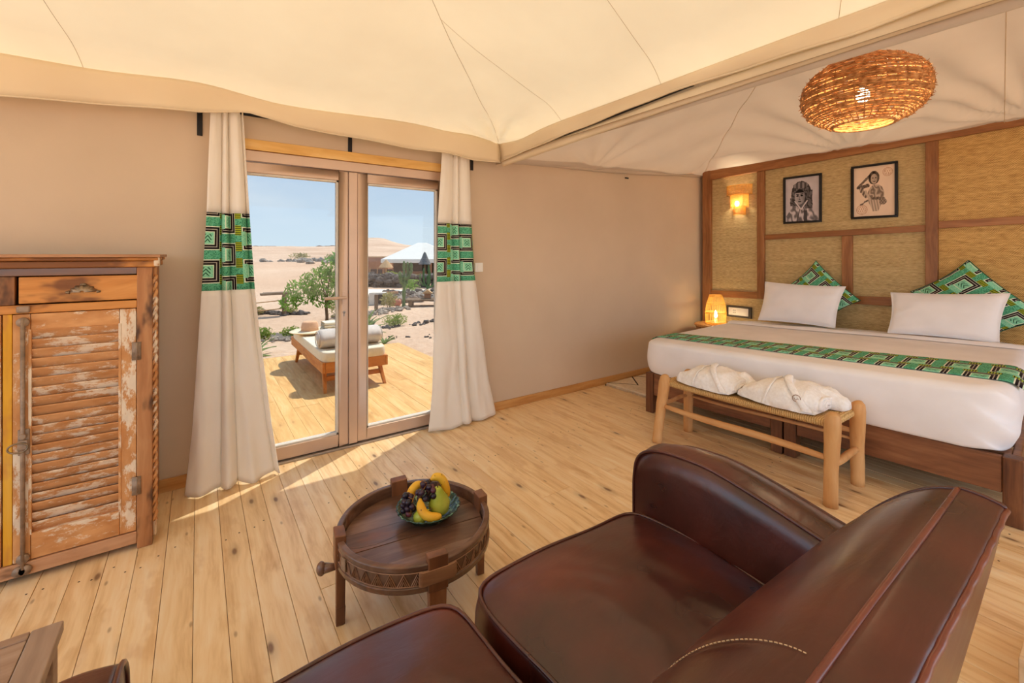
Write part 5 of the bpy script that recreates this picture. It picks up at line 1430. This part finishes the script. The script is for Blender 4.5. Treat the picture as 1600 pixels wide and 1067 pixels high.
# ================================================================ TERRACE AND DESERT GARDEN
GZ = -0.08
def sstep(a, b, x): t = max(0, min(1, (x-a)/(b-a))); return t*t*(3-2*t)
def ground(x, y):
    r = math.hypot(x, y); az = math.degrees(math.atan2(x, y))        # 0 = straight out of the door
    z = GZ + 4.3*sstep(26, 175, r)
    k = sstep(9, 30, r)
    z += k*(0.25*nz(x*0.06, y*0.06)+0.12*nz(x*0.22, y*0.22, 3))*1.6*(1-sstep(140, 230, r)*0.3)
    # gully and eroded bank of the dune on the left
    b = (x-2.0)*0.5-(y-34)*0.10
    z += 1.3*sstep(0, 9, (y-30)+0.9*(x-2)+2.5*nz(x*0.12, y*0.12, 5))*sstep(60, 40, y)*sstep(14, 9, x)*0.5
    hl = 5.6*(math.exp(-((az-17.6)/2.6)**2) if az < 17.6 else (0.25+0.75*math.exp(-((az-18.6)/2.2)**2)) if az > 18.6 else 1.0)
    z += hl*sstep(110, 240, r)*sstep(560, 260, r)
    z += 0.02*nz(x*1.1, y*1.1, 9)*sstep(6.9, 9, r)
    return z
def terrain():
    b = MB(); b.open = True
    R = [3.2*(1.0415**k) for k in range(122)]; NA = 168
    V = []
    for r in R:
        for k in range(NA+1):
            a = math.radians(-62+128*k/NA); x, y = r*math.sin(a), r*math.cos(a)
            V.append((x, y+1.5, ground(x, y+1.5) if y+1.5 > 6.9 or x > 2.75 or x < -6 else GZ-0.06))
    b.add(V, [(j*(NA+1)+k, j*(NA+1)+k+1, (j+1)*(NA+1)+k+1, (j+1)*(NA+1)+k) for j in range(len(R)-1) for k in range(NA)])
    return b
st(obj('ground', terrain(), 'sand', smooth=True), 'pale pinkish desert sand and dunes beyond the terrace', 'ground')
# dark ridge lines on the horizon
def ridge(x0, y0, x1, y1, h, label, seed):
    P = []; n = 24
    b = MB()
    for k in range(n+1):
        t = k/n; x, y = x0+(x1-x0)*t, y0+(y1-y0)*t; g = ground(x, y)-0.6; hh = h*(0.55+0.45*sstep(0, .15, t)*sstep(1, .85, t))+0.35*nz(t*9, seed)
        P += [(x-0.5, y-2, g), (x, y, g+hh), (x+0.8, y+3, g)]
    b.add(P, [f for k in range(n) for f in ((3*k, 3*k+3, 3*k+4, 3*k+1), (3*k+1, 3*k+4, 3*k+5, 3*k+2))])
    st(obj('ridge', b, 'far_rock'), label, 'ridge')
ridge(12.5, 172, 24.0, 166, 0.75, 'dark low rock ridge on the horizon at the left', 1.0)
ridge(31.5, 160, 42.0, 153, 0.9, 'dark low rock ridge on the horizon above the leafy tree', 2.0)

# terrace deck of boards
DX0_, DX1_, DY1 = -3.2, 2.62, 6.86
dk = st(obj('deck', MB().b2(DX0_, DX1_, WY+0.11, DY1, -0.12, -0.045), 'deck_pine'), 'honey pine board terrace deck outside the door', 'deck')
dw = 0.112
T_ = DY1-WY-0.085
dml = {L: plank_mesh(dw, L, 'deck_pine', 0.024) for L in (1.1, 1.4, T_, T_-2.5, T_-1.4, T_-1.1)}
x = DX0_; i = 0
while x < DX1_-0.02:
    y = WY+0.085; seq = [[1.1, 1.4, T_-2.5], [1.4, T_-1.4], [T_], [1.1, T_-1.1]][(i*5) % 4]
    for L in seq:
        o = bpy.data.objects.new('deck_board', dml[L]); C.objects.link(o); o.parent = dk; o.location = (x+dw/2, y, -0.020+rng.uniform(-.001, .001)); y += L
    x += dw; i += 1
obj('edge_board', MB().b2(DX1_, DX1_+0.03, WY+0.11, DY1+0.03, -0.14, -0.02).b2(DX0_, DX1_, DY1, DY1+0.03, -0.14, -0.0201), 'deck_pine', dk, bevel=0.003)

# ---------------------------------------------------------------- sun lounger, its bolster, hat and towel
lo = thing('sun_lounger', 'low pine daybed lounger with cream mattress on the terrace deck', 'sun lounger', (1.37, 5.70, -0.02))
LXa, LXb, LYa, LYb = 1.03-1.37, 1.712-1.37, 4.78-5.70, 6.62-5.70
def lob(name, *a, mat='lounger_wood_y', bev=0.004, par=None): return obj(name, MB().b2(*a), mat, par or lo, bevel=bev)
lob('side_rail', LXa, LXa+0.03, LYa, LYb, 0.205, 0.315); lob('side_rail', LXb-0.03, LXb, LYa, LYb, 0.205, 0.315)
lob('end_rail', LXa+0.031, LXb-0.031, LYa, LYa+0.03, 0.205, 0.315, mat='lounger_wood_x'); lob('end_rail', LXa+0.031, LXb-0.031, LYb-0.03, LYb, 0.205, 0.315, mat='lounger_wood_x')
for k in range(10):
    y0 = LYa+0.05+k*0.178; lob('slat', LXa+0.031, LXb-0.031, y0, y0+0.11, 0.285, 0.305, mat='lounger_wood_x', bev=0.002)
for sx in (-1, 1):
    for (ya, yb) in ((LYa+0.16, LYa+0.02), (LYb-0.30, LYb-0.20)):
        xa = LXa+0.05 if sx < 0 else LXb-0.05; xb = xa+sx*0.02
        P = []
        for (dx) in (-0.020, 0.020):
            for (dy) in (-0.030, 0.030):
                P += [(xb+dx*0.8, yb+dy*0.6, 0.0), (xa+dx, ya+dy, 0.225)]
        obj('leg', MB().hexa([P[0], P[1], P[2], P[3], P[4], P[5], P[6], P[7]]), 'lounger_wood_y', lo, bevel=0.004)
lob('stretcher', LXa+0.05, LXb-0.05, LYa+0.09, LYa+0.115, 0.10, 0.15, mat='lounger_wood_x'); lob('stretcher', LXa+0.05, LXb-0.05, LYb-0.27, LYb-0.245, 0.10, 0.15, mat='lounger_wood_x')
lob('brace', LXa+0.03, LXa+0.06, LYa+0.55, LYa+0.78, 0.165, 0.215)
def lmat(u, v):
    a = 2*PI*v; n = 14.0; c, s = math.cos(a), math.sin(a); r = (abs(c)**n+abs(s)**n)**(-1/n)
    hx, hy = (LXb-LXa)/2-0.005, (LYb-LYa)/2-0.005
    if u < 0.35: k, z = 1.0+0.006*math.sin(u/0.35*PI), 0.312+0.088*u/0.35
    elif u < 0.55: q = (u-0.35)/0.2*PI/2; k, z = 1-0.03*(1-math.cos(q)), 0.400+0.014*math.sin(q)
    else: k, z = 0.97*(1-(u-0.55)/0.45), 0.414+0.006*nz(c*r*2, s*r*3)
    return ((LXa+LXb)/2+c*r*hx*k, (LYa+LYb)/2+s*r*hy*k, z)
b = MB(); b.grid(lmat, 24, 80); obj('mattress', b, 'cushion_cream', lo, True)
bs = thing('bolster', 'shiny beige bolster roll on the near end of the lounger', 'bolster', (1.375, 5.06, 0.400))
def bol(u, v):
    a = 2*PI*v; x = -0.345+0.69*u; e = min(u, 1-u)*0.69
    rr = 0.104*(1-(1-min(1, e/0.045))**2.5*0.55)
    if u <= 0 or u >= 1: rr = 0.0005
    sq = 1+0.05*math.cos(4*a)
    return (x, rr*1.22*math.cos(a)*sq, 0.095+rr*0.92*math.sin(a)*sq+0.004*nz(x*9, a))
b = MB(); b.grid(bol, 36, 32); obj('cover', b, 'bolster_cloth', bs, True)
for xx in (-0.335, 0.335): obj('piping', MB().tube([(xx, 0.104*math.cos(2*PI*k/28), 0.095+0.080*math.sin(2*PI*k/28)) for k in range(28)], 0.005, 5, True), 'bolster_cloth', bs, True)
ha = thing('sun_hat', 'pale wide brimmed straw hat lying on the lounger', 'hat', (1.16, 6.08, 0.400))
obj('brim', MB().lathe([(0.095, 0.034), (0.14, 0.022), (0.19, 0.012), (0.232, 0.030), (0.234, 0.035), (0.19, 0.018), (0.14, 0.028), (0.095, 0.040)], 48, fn=lambda a, z: 1+0.03*math.cos(2*a), close=True), 'straw', ha, True)
obj('crown', MB().lathe([(0.100, 0.030), (0.094, 0.085), (0.084, 0.135), (0.070, 0.152), (0.030, 0.146), (0.0, 0.140)], 40, fn=lambda a, z: 1+0.10*math.cos(2*a)*min(1, z/0.1)), 'straw_band', ha, True)
tw = thing('folded_towel', 'folded cream towel behind the hat on the lounger', 'towel', (1.50, 6.25, 0.400))
for k in range(3):
    b = MB()
    def tf(u, v, k=k):
        a = 2*PI*v; return (-0.15+0.30*u, 0.11*math.copysign(abs(math.cos(a))**0.3, math.cos(a)), 0.020+0.035*k+0.018*math.copysign(abs(math.sin(a))**0.6, math.sin(a))+0.004*nz(u*4, v*4, k))
    b.grid(tf, 12, 24); obj('fold', b, 'cushion_cream', tw, True)

# ---------------------------------------------------------------- plants
def leaf_cloud(b, c, r, n, size, rgn, droop=0.3, shell=0.55):
    for _ in range(n):
        while True:
            d = Vector((rgn.uniform(-1, 1), rgn.uniform(-1, 1), rgn.uniform(-1, 1)))
            if shell < d.length < 1: break
        p = Vector((c[0]+d.x*r[0], c[1]+d.y*r[1], c[2]+d.z*r[2]))
        u = Vector((rgn.uniform(-1, 1), rgn.uniform(-1, 1), rgn.uniform(-1, 0.6)-droop)).normalized()
        w = u.cross(Vector((rgn.uniform(-1, 1), rgn.uniform(-1, 1), rgn.uniform(-1, 1)))).normalized()
        L = size*rgn.uniform(0.7, 1.3); W = L*0.32
        b.add([p-u*L/2, p+w*W/2+u*L*0.05, p+u*L/2, p-w*W/2+u*L*0.05], [(0, 1, 2, 3)])
def gz(x, y): return ground(x, y)
tr = thing('garden_tree', 'small leafy green tree behind the lounger, seen through the left pane', 'tree', (2.084, 9.319, gz(2.084, 9.319)))
obj('trunk', MB().tube([(0, 0, -0.05), (0.01, 0, 0.25), (-0.01, 0.01, 0.55), (0.01, 0, 0.85)], [0.035, 0.030, 0.026, 0.02], 8), 'bark', tr, True)
b = MB()
for (x_, y_, z_) in ((-0.42, 0.05, 0.78), (0.30, -0.1, 0.95), (-0.12, 0.1, 1.15), (0.12, 0.0, 1.40), (0.45, 0.1, 0.70)): b.tube([(0, 0, 0.50), (x_*0.5, y_*0.5, z_*0.78), (x_, y_, z_)], [0.018, 0.012, 0.005], 6)
obj('branches', b, 'bark', tr, True)
b = MB(); b.open = True; rt = random.Random(21)
for c_, r_, n_ in (((-0.44, 0.0, 0.78), (0.32, 0.30, 0.26), 420), ((-0.10, 0, 0.95), (0.40, 0.35, 0.30), 560), ((0.20, 0.0, 1.18), (0.34, 0.32, 0.32), 460), ((0.30, 0, 1.42), (0.22, 0.22, 0.20), 220), ((0.42, 0.05, 0.82), (0.36, 0.30, 0.30), 430), ((-0.66, 0.05, 0.58), (0.18, 0.18, 0.16), 130), ((0.02, -0.1, 0.60), (0.34, 0.2, 0.16), 170)):
    leaf_cloud(b, c_, r_, n_, 0.095, rt, 0.6, 0.2)
o_ = obj('foliage', b, 'leaf_tree', tr); o_['kind'] = 'stuff'
def bush(label, x, y, r, n, size, mat, seed, name='garden_bush', group=None):
    root = thing(name, label, 'bush', (x, y, gz(x, y)), 0, group); rgn = random.Random(seed)
    b = MB(); b.open = True
    for q in range(5):
        leaf_cloud(b, (rgn.uniform(-.45, .45)*r[0], rgn.uniform(-.4, .4)*r[1], r[2]*0.55), (r[0]*0.6, r[1]*0.6, r[2]*0.5), n//5, size, rgn, -0.4, 0.25)
    o_ = obj('foliage', b, mat, root); o_['kind'] = 'stuff'
    obj('stems', MB().tube([(-0.02, 0, -0.02), (-r[0]*0.3, 0, r[2]*0.6)], [0.012, 0.005], 5).tube([(0.02, 0, -0.02), (r[0]*0.3, 0.02, r[2]*0.6)], [0.012, 0.005], 5), 'bark', root)
bush('low green bush at the far left of the terrace, left of the lounger', 0.98, 8.80, (0.24, 0.16, 0.20), 420, 0.06, 'leaf_bush', 1)
bush('second low green bush touching it, nearer the lounger', 1.32, 8.72, (0.20, 0.16, 0.19), 360, 0.06, 'leaf_bush', 2)
bush('bright yellow green round bush on the sand in the right pane', 3.36, 8.85, (0.30, 0.22, 0.24), 700, 0.05, 'leaf_bush', 3)
bush('small yellowish bush at the stone border by the rope fence', 1.20, 12.45, (0.24, 0.2, 0.20), 260, 0.06, 'leaf_dry', 4)
bush('small yellowish bush right of the fence post', 1.86, 12.1, (0.22, 0.18, 0.16), 220, 0.06, 'leaf_dry', 5)
bush('grey green bush among the rocks left of the tall cactus', 4.30, 11.95, (0.30, 0.3, 0.42), 380, 0.09, 'leaf_dry', 6)
bush('dark green round bush on the white path right of the tall cactus', 6.55, 15.8, (0.40, 0.36, 0.48), 420, 0.09, 'leaf_tree', 7)
bush('pale bush behind the trunk of the garden tree', 2.75, 10.7, (0.34, 0.3, 0.42), 320, 0.08, 'leaf_dry', 8)
bush('green shrub at the foot of the dark fence', 7.55, 21.2, (0.75, 0.5, 0.45), 300, 0.16, 'leaf_bush', 9)
bush('green hedge bush under the pavilion roof', 8.15, 18.75, (0.9, 0.4, 0.45), 320, 0.16, 'leaf_dry', 10)
bush('leafy shrub half hidden behind the middle of the door', 3.02, 10.2, (0.20, 0.2, 0.5), 240, 0.08, 'leaf_tree', 11)
bush('lone dry bush on the eroded dune bank', 9.4, 40.5, (0.8, 0.6, 0.7), 200, 0.25, 'leaf_dry', 12)
bush('tiny dark bush high on the dune slope', 11.5, 66.0, (1.6, 1.0, 0.8), 160, 0.4, 'leaf_dry', 13)
def agave(label, x, y, s, seed):
    root = thing('agave', label, 'agave', (x, y, gz(x, y)-0.01), 0, 'spiky agaves'); rgn = random.Random(seed)
    for k in range(16):
        a = 2*PI*k/16*2.4+rgn.uniform(-.2, .2); el = rgn.uniform(0.25, 1.25); L = s*rgn.uniform(0.8, 1.1); ca, sa = math.cos(a), math.sin(a)
        P = []
        for q in range(7):
            t = q/6; rr = L*t*math.cos(el-0.35*t); zz = L*t*math.sin(el-0.35*t); w = 0.028*s/0.35*(math.sin(PI*(0.18+0.82*t))**0.8) if q < 6 else 0.0008
            P += [(rr*ca-sa*w, rr*sa+ca*w, zz+0.012), (rr*ca, rr*sa, zz), (rr*ca+sa*w, rr*sa-ca*w, zz+0.012)]
        b = MB(); b.open = True
        b.add(P, [f for q in range(6) for f in ((3*q, 3*q+1, 3*q+4, 3*q+3), (3*q+1, 3*q+2, 3*q+5, 3*q+4))])
        obj('leaf', b, 'leaf_agave', root, True)
agave('spiky agave at the terrace edge left of the lounger', 0.66, 7.42, 0.36, 1)
agave('spiky agave behind the bolster at the right of the door post', 2.42, 8.10, 0.55, 2)
agave('small spiky agave at the deck corner right of the lounger', 2.50, 7.15, 0.22, 3)
def cactus(label, x, y, h, arms, r, seed):
    root = thing('cactus', label, 'cactus', (x, y, gz(x, y)), 0, 'candelabra cacti'); rgn = random.Random(seed)
    def limb(name, pts, rad):
        b = MB(); n = 20; P = [Vector(p) for p in pts]; tb = []
        fine = []
        for i in range(len(P)-1):
            for k in range(4): fine.append(P[i].lerp(P[i+1], k/4))
        fine.append(P[-1]); m = len(fine)
        b.tube(fine, [rad*(0.8+0.2*math.sin(i*1.9))*(0.55 if i == m-1 else 1.0) for i in range(m)], n)
        # ribs: squeeze every other row of vertices
        for i in range(m):
            for k in range(n):
                idx = i*n+k; c = fine[i]; v = Vector(b.v[idx]); f = 0.72 if k % 4 == 0 else 1.0; b.v[idx] = tuple(c+(v-c)*f)
        obj(name, b, 'cactus_skin', root, True)
    limb('trunk', [(0, 0, -0.05), (0, 0, h*0.3), (0.01, 0, h*0.55), (0.0, 0, h*0.68)], r*1.15)
    for (dx, dy, z0, z1) in arms:
        limb('arm', [(0, 0, z0), (dx*0.7, dy*0.7, z0+0.05*h), (dx, dy, z0+0.16*h), (dx*1.05, dy, (z0+z1)/2), (dx*0.98, dy, z1)], r)
cactus('tall branching cactus in front of the white pavilion', 4.615, 11.635, 1.32, [(-0.13, -0.05, 0.66, 1.02), (0.13, 0.05, 0.62, 1.28), (0.03, 0.06, 0.70, 1.30), (0.20, -0.03, 0.80, 1.26), (-0.07, 0.03, 0.62, 0.90)], 0.050, 1)
cactus('thinner cactus right of the tall one, by the right curtain', 6.358, 13.906, 1.05, [(-0.14, 0, 0.34, 0.98), (0.10, 0.05, 0.30, 0.95), (0.02, -0.05, 0.4, 1.08), (0.24, 0, 0.3, 0.90), (-0.25, 0.03, 0.36, 0.80)], 0.038, 2)

# ---------------------------------------------------------------- stones
def stone_mesh(seed):
    b = MB(); b.blob((0, 0, 0), (1, 1, 1), 8, 5, lambda d: 0.8+0.5*nz(d.x*1.5+seed, d.y*1.5, d.z*1.5)); return b
SB = [stone_mesh(k*3.7) for k in range(6)]
def stones(label, pts, n, size, mat, seed, wid=0.2, hgt=0.0):
    b = MB(); rgn = random.Random(seed)
    for _ in range(n):
        t = rgn.random()*(len(pts)-1); i = int(t); f = t-i; p, q = pts[i], pts[i+1]
        x = p[0]+(q[0]-p[0])*f+rgn.gauss(0, wid*0.5); y = p[1]+(q[1]-p[1])*f+rgn.gauss(0, wid*0.5); s = size*rgn.uniform(0.5, 1.3)
        z = gz(x, y)+s*0.25+rgn.random()*hgt; src = SB[rgn.randrange(6)]; R = Matrix.Rotation(rgn.uniform(0, 6), 3, 'Z')
        b.add([tuple(R @ Vector((v[0]*s, v[1]*s*0.8, v[2]*s*0.6))+Vector((x, y, z))) for v in src.v], src.f)
    o_ = obj('stone_border', b, mat); tag(o_, label, 'stones', None, 'stuff')
stones('row of stones below the rope fence at the left', [(1.0, 12.9), (1.65, 12.2), (2.2, 12.0)], 60, 0.10, 'stone_dark', 1)
stones('pale stones under the two low bushes left of the lounger', [(0.75, 8.6), (1.6, 8.55)], 26, 0.07, 'stone', 2, 0.12)
stones('pale stone row crossing the sand in the right pane', [(2.7, 10.6), (3.6, 10.9), (4.7, 11.7)], 110, 0.085, 'stone', 3, 0.26)
stones('dark dry stone wall below the pavilion', [(5.9, 19.2), (7.3, 18.3), (9.4, 16.9)], 230, 0.24, 'stone_dark', 4, 0.4, 0.42)
stones('rough stone bank under the tall cactus', [(4.0, 13.6), (5.2, 13.2), (6.9, 12.9)], 170, 0.14, 'stone', 5, 0.5, 0.16)
stones('scattered small stones on the sand right of the deck', [(2.75, 8.9), (3.3, 8.7), (4.3, 9.0)], 30, 0.055, 'stone_dark', 6, 0.2)
stones('scattered pebbles along the right edge of the deck', [(2.8, 7.5), (3.6, 7.2), (4.2, 7.4)], 30, 0.035, 'stone_dark', 7, 0.4)
stones('boulders along the eroded dune bank', [(5, 50), (9, 45), (14, 38)], 70, 0.40, 'stone', 8, 5.5)
stones('stones along the white path', [(5.2, 15.2), (7.4, 14.6)], 70, 0.13, 'stone_dark', 9, 0.5, 0.1)
for k, (x, y, s, lab) in enumerate(((4.02, 8.87, 0.085, 'single grey rock on the sand in the right pane, near the curtain'), (4.28, 9.05, 0.065, 'smaller grey rock beside it, nearest the curtain'), (2.93, 9.25, 0.12, 'flat dark rock left of the yellow green bush'))):
    b = stone_mesh(20+k*5); b.v = [(v[0]*s, v[1]*s, v[2]*s*0.7+s*0.35) for v in b.v]
    o_ = obj('rock', b, 'stone_dark', None, True, loc=(x, y, gz(x, y))); tag(o_, lab, 'rock')
def strip(name, quad, mat, label):
    b = MB(); b.open = True; q = [Vector((p[0], p[1], 0)) for p in quad]
    def fn(u, v):
        p = q[0].lerp(q[1], u).lerp(q[3].lerp(q[2], u), v); return (p.x, p.y, gz(p.x, p.y)+0.006)
    b.grid(fn, 30, 6); st(obj(name, b, mat, None, True), label, 'path')
strip('path', [(4.8, 16.2), (8.6, 14.4), (9.4, 15.4), (5.6, 17.9)], 'gravel_white', 'white gravel path between the stone walls')
strip('path', [(4.4, 13.9), (7.3, 13.2), (7.6, 13.8), (4.8, 14.9)], 'gravel_white', 'narrow white gravel terrace under the tall cactus')

# ---------------------------------------------------------------- fence, shade, pavilion and other far things
fe = thing('rope_fence', 'rope fence with a wooden post on the sand left of the tree', 'fence', (1.70, 11.95, gz(1.7, 11.95)))
obj('post', MB().tube([(0, 0, -0.05), (0.01, 0, 0.52)], 0.05, 8), 'post_wood', fe)
obj('post', MB().tube([(-2.2, 1.6, -0.05), (-2.2, 1.6, 0.52)], 0.05, 8), 'post_wood', fe)
for z_ in (0.18, 0.38): obj('rope', MB().tube([(-2.2*t, 1.6*t, z_-0.10*math.sin(PI*t)) for t in [q/12 for q in range(13)]], 0.013, 5), 'thatch', fe)
bm_ = thing('wooden_shelf', 'weathered flat plank shelf resting on the fence post', 'shelf', (1.55, 12.0, gz(1.55, 12.0)+0.52))
obj('plank', MB().b2(-0.36, 0.30, -0.16, 0.0, 0.0, 0.05), 'post_wood', bm_, bevel=0.01); obj('plank', MB().b2(-0.28, 0.34, 0.01, 0.16, 0.0, 0.06), 'grey_wood_x', bm_, bevel=0.01)
pa = thing('pavilion', 'large white pointed tent pavilion on posts beyond the cactus', 'tent', (9.9, 22.3, gz(9.9, 22.3)), math.radians(-32))
b = MB(); b.add([(-1.9, -1.3, 1.12), (1.9, -1.3, 1.12), (1.9, 1.3, 1.12), (-1.9, 1.3, 1.12), (-0.25, 0, 2.0), (0.25, 0, 2.0)], [(0, 1, 5, 4), (1, 2, 5), (2, 3, 4, 5), (3, 0, 4), (3, 2, 1, 0)])
b.b2(-1.9, 1.9, -1.32, -1.30, 0.93, 1.12).b2(-1.9, 1.9, 1.30, 1.32, 0.93, 1.12).b2(-1.92, -1.90, -1.3, 1.3, 0.93, 1.12).b2(1.90, 1.92, -1.3, 1.3, 0.93, 1.12)
obj('roof', b, 'white_canvas', pa)
for x_ in (-1.8, -0.6, 0.6, 1.8):
    for y_ in (-1.22, 1.22): obj('post', MB().tube([(x_, y_, -0.1), (x_, y_, 1.1)], 0.06, 6), 'mud_wall', pa)
obj('rear_wall', MB().b2(-1.75, 1.75, 1.0, 1.1, -0.1, 1.0), 'dark_cloth', pa)
obj('counter', MB().b2(-1.2, 0.2, -0.4, 0.1, -0.1, 0.45), 'mud_wall', pa)
mw_ = thing('mud_building', 'low flat mud brick building left of the pavilion', 'building', (9.4, 28.0, gz(9.4, 28)), math.radians(-32))
obj('walls', MB().b2(-0.95, 0.7, -0.5, 1.5, -0.2, 1.0), 'mud_wall', mw_); obj('roof', MB().b2(-1.0, 0.75, -0.55, 1.55, 1.0, 1.08), 'thatch', mw_)
df = thing('dark_fence', 'dark cloth wind fence with pale poles in front of the mud building', 'fence', (8.55, 24.9, gz(8.5, 24.9)), math.radians(-32))
obj('cloth', MB().b2(-0.68, 0.68, -0.03, 0.03, 0.0, 0.55), 'dark_cloth', df)
for x_ in (-0.66, -0.25, 0.25, 0.66): obj('pole', MB().tube([(x_, -0.06, -0.1), (x_+0.03, -0.06, 0.62)], 0.025, 6), 'thatch', df)
um = thing('straw_parasol', 'small pointed straw parasol in front of the dark fence', 'parasol', (7.20, 20.35, gz(7.2, 20.35)))
obj('canopy', MB().lathe([(0.34, 0.72), (0.18, 0.92), (0.0, 1.12)], 16), 'thatch', um); obj('pole', MB().tube([(0, 0, -0.1), (0, 0, 0.95)], 0.03, 6), 'thatch', um)
gp = thing('grey_cone_parasol', 'grey pointed thatched cone right of the pavilion roof', 'parasol', (8.70, 19.33, gz(8.7, 19.33)))
obj('canopy', MB().lathe([(0.30, 0.88), (0.16, 1.16), (0.055, 1.42), (0.0, 1.48)], 16), 'grey_thatch', gp); obj('pole', MB().tube([(0, 0, -0.1), (0, 0, 1.2)], 0.04, 6), 'post_wood', gp)
ac = thing('outdoor_unit', 'pale outdoor machine with a round black grille behind the door post', 'machine', (4.28, 12.75, gz(4.28, 12.75)), math.radians(-18))
obj('case', MB().b2(-0.26, 0.26, 0.0, 0.24, -0.02, 0.36), 'ac_white', ac, bevel=0.02); obj('grille', MB().tube([(0.05, -0.005, 0.17), (0.05, -0.03, 0.17)], 0.14, 20), 'black_metal', ac); obj('foot', MB().b2(-0.3, 0.3, -0.05, 0.28, -0.10, 0.0), 'stone_dark', ac)
gp2 = thing('garden_post', 'short dark wooden post beside the outdoor machine', 'post', (3.78, 11.43, gz(3.78, 11.43)))
obj('shaft', MB().tube([(0, 0, -0.05), (0.005, 0, 0.42)], 0.048, 10), 'post_wood', gp2)
gb = thing('garden_bench', 'low mud brick bench on the white gravel', 'bench', (4.95, 14.1, gz(4.95, 14.1)), math.radians(-20))
obj('seat', MB().b2(-0.42, 0.42, -0.12, 0.12, 0.16, 0.24), 'mud_wall', gb); 
for x_ in (-0.35, 0.35): obj('support', MB().b2(x_-0.06, x_+0.06, -0.10, 0.10, -0.05, 0.16), 'mud_wall', gb)
pf = thing('timber_platform', 'low stacked timber platform on the sand, right of the cactus', 'platform', (5.25, 11.75, gz(5.25, 11.75)), math.radians(-28))
for k in range(4): obj('plank', MB().b2(-0.48, 0.62, -0.25+k*0.14, -0.12+k*0.14, 0.16, 0.20), 'post_wood', pf)
for k in range(2): obj('beam', MB().b2(-0.40+k*0.75, -0.30+k*0.75, -0.25, 0.30, -0.05, 0.16), 'bark', pf)
rs = thing('red_cushion', 'faded red cushion lying left of the timber platform', 'cushion', (4.62, 12.30, gz(4.62, 12.3)), math.radians(-20))
b = MB(); b.blob((0, 0, 0.09), (0.17, 0.14, 0.11), 14, 8, lambda d: (abs(d.x)**3+abs(d.y)**3+abs(d.z)**3)**(-1/3)); obj('cover', b, 'red_cloth', rs, True)
bp = thing('bird_house', 'small peaked wooden house on the timber platform', 'bird house', (5.42, 11.85, gz(5.42, 11.85)+0.205), math.radians(-28))
obj('body', MB().b2(-0.09, 0.09, -0.08, 0.08, 0.0, 0.14), 'mud_wall', bp); obj('roof', MB().add([(-0.15, -0.12, 0.14), (0.15, -0.12, 0.14), (0.15, 0.12, 0.14), (-0.15, 0.12, 0.14), (0, -0.12, 0.25), (0, 0.12, 0.25)], [(0, 1, 4), (3, 2, 5)[::-1], (0, 4, 5, 3), (1, 2, 5, 4), (0, 3, 2, 1)]), 'thatch', bp)
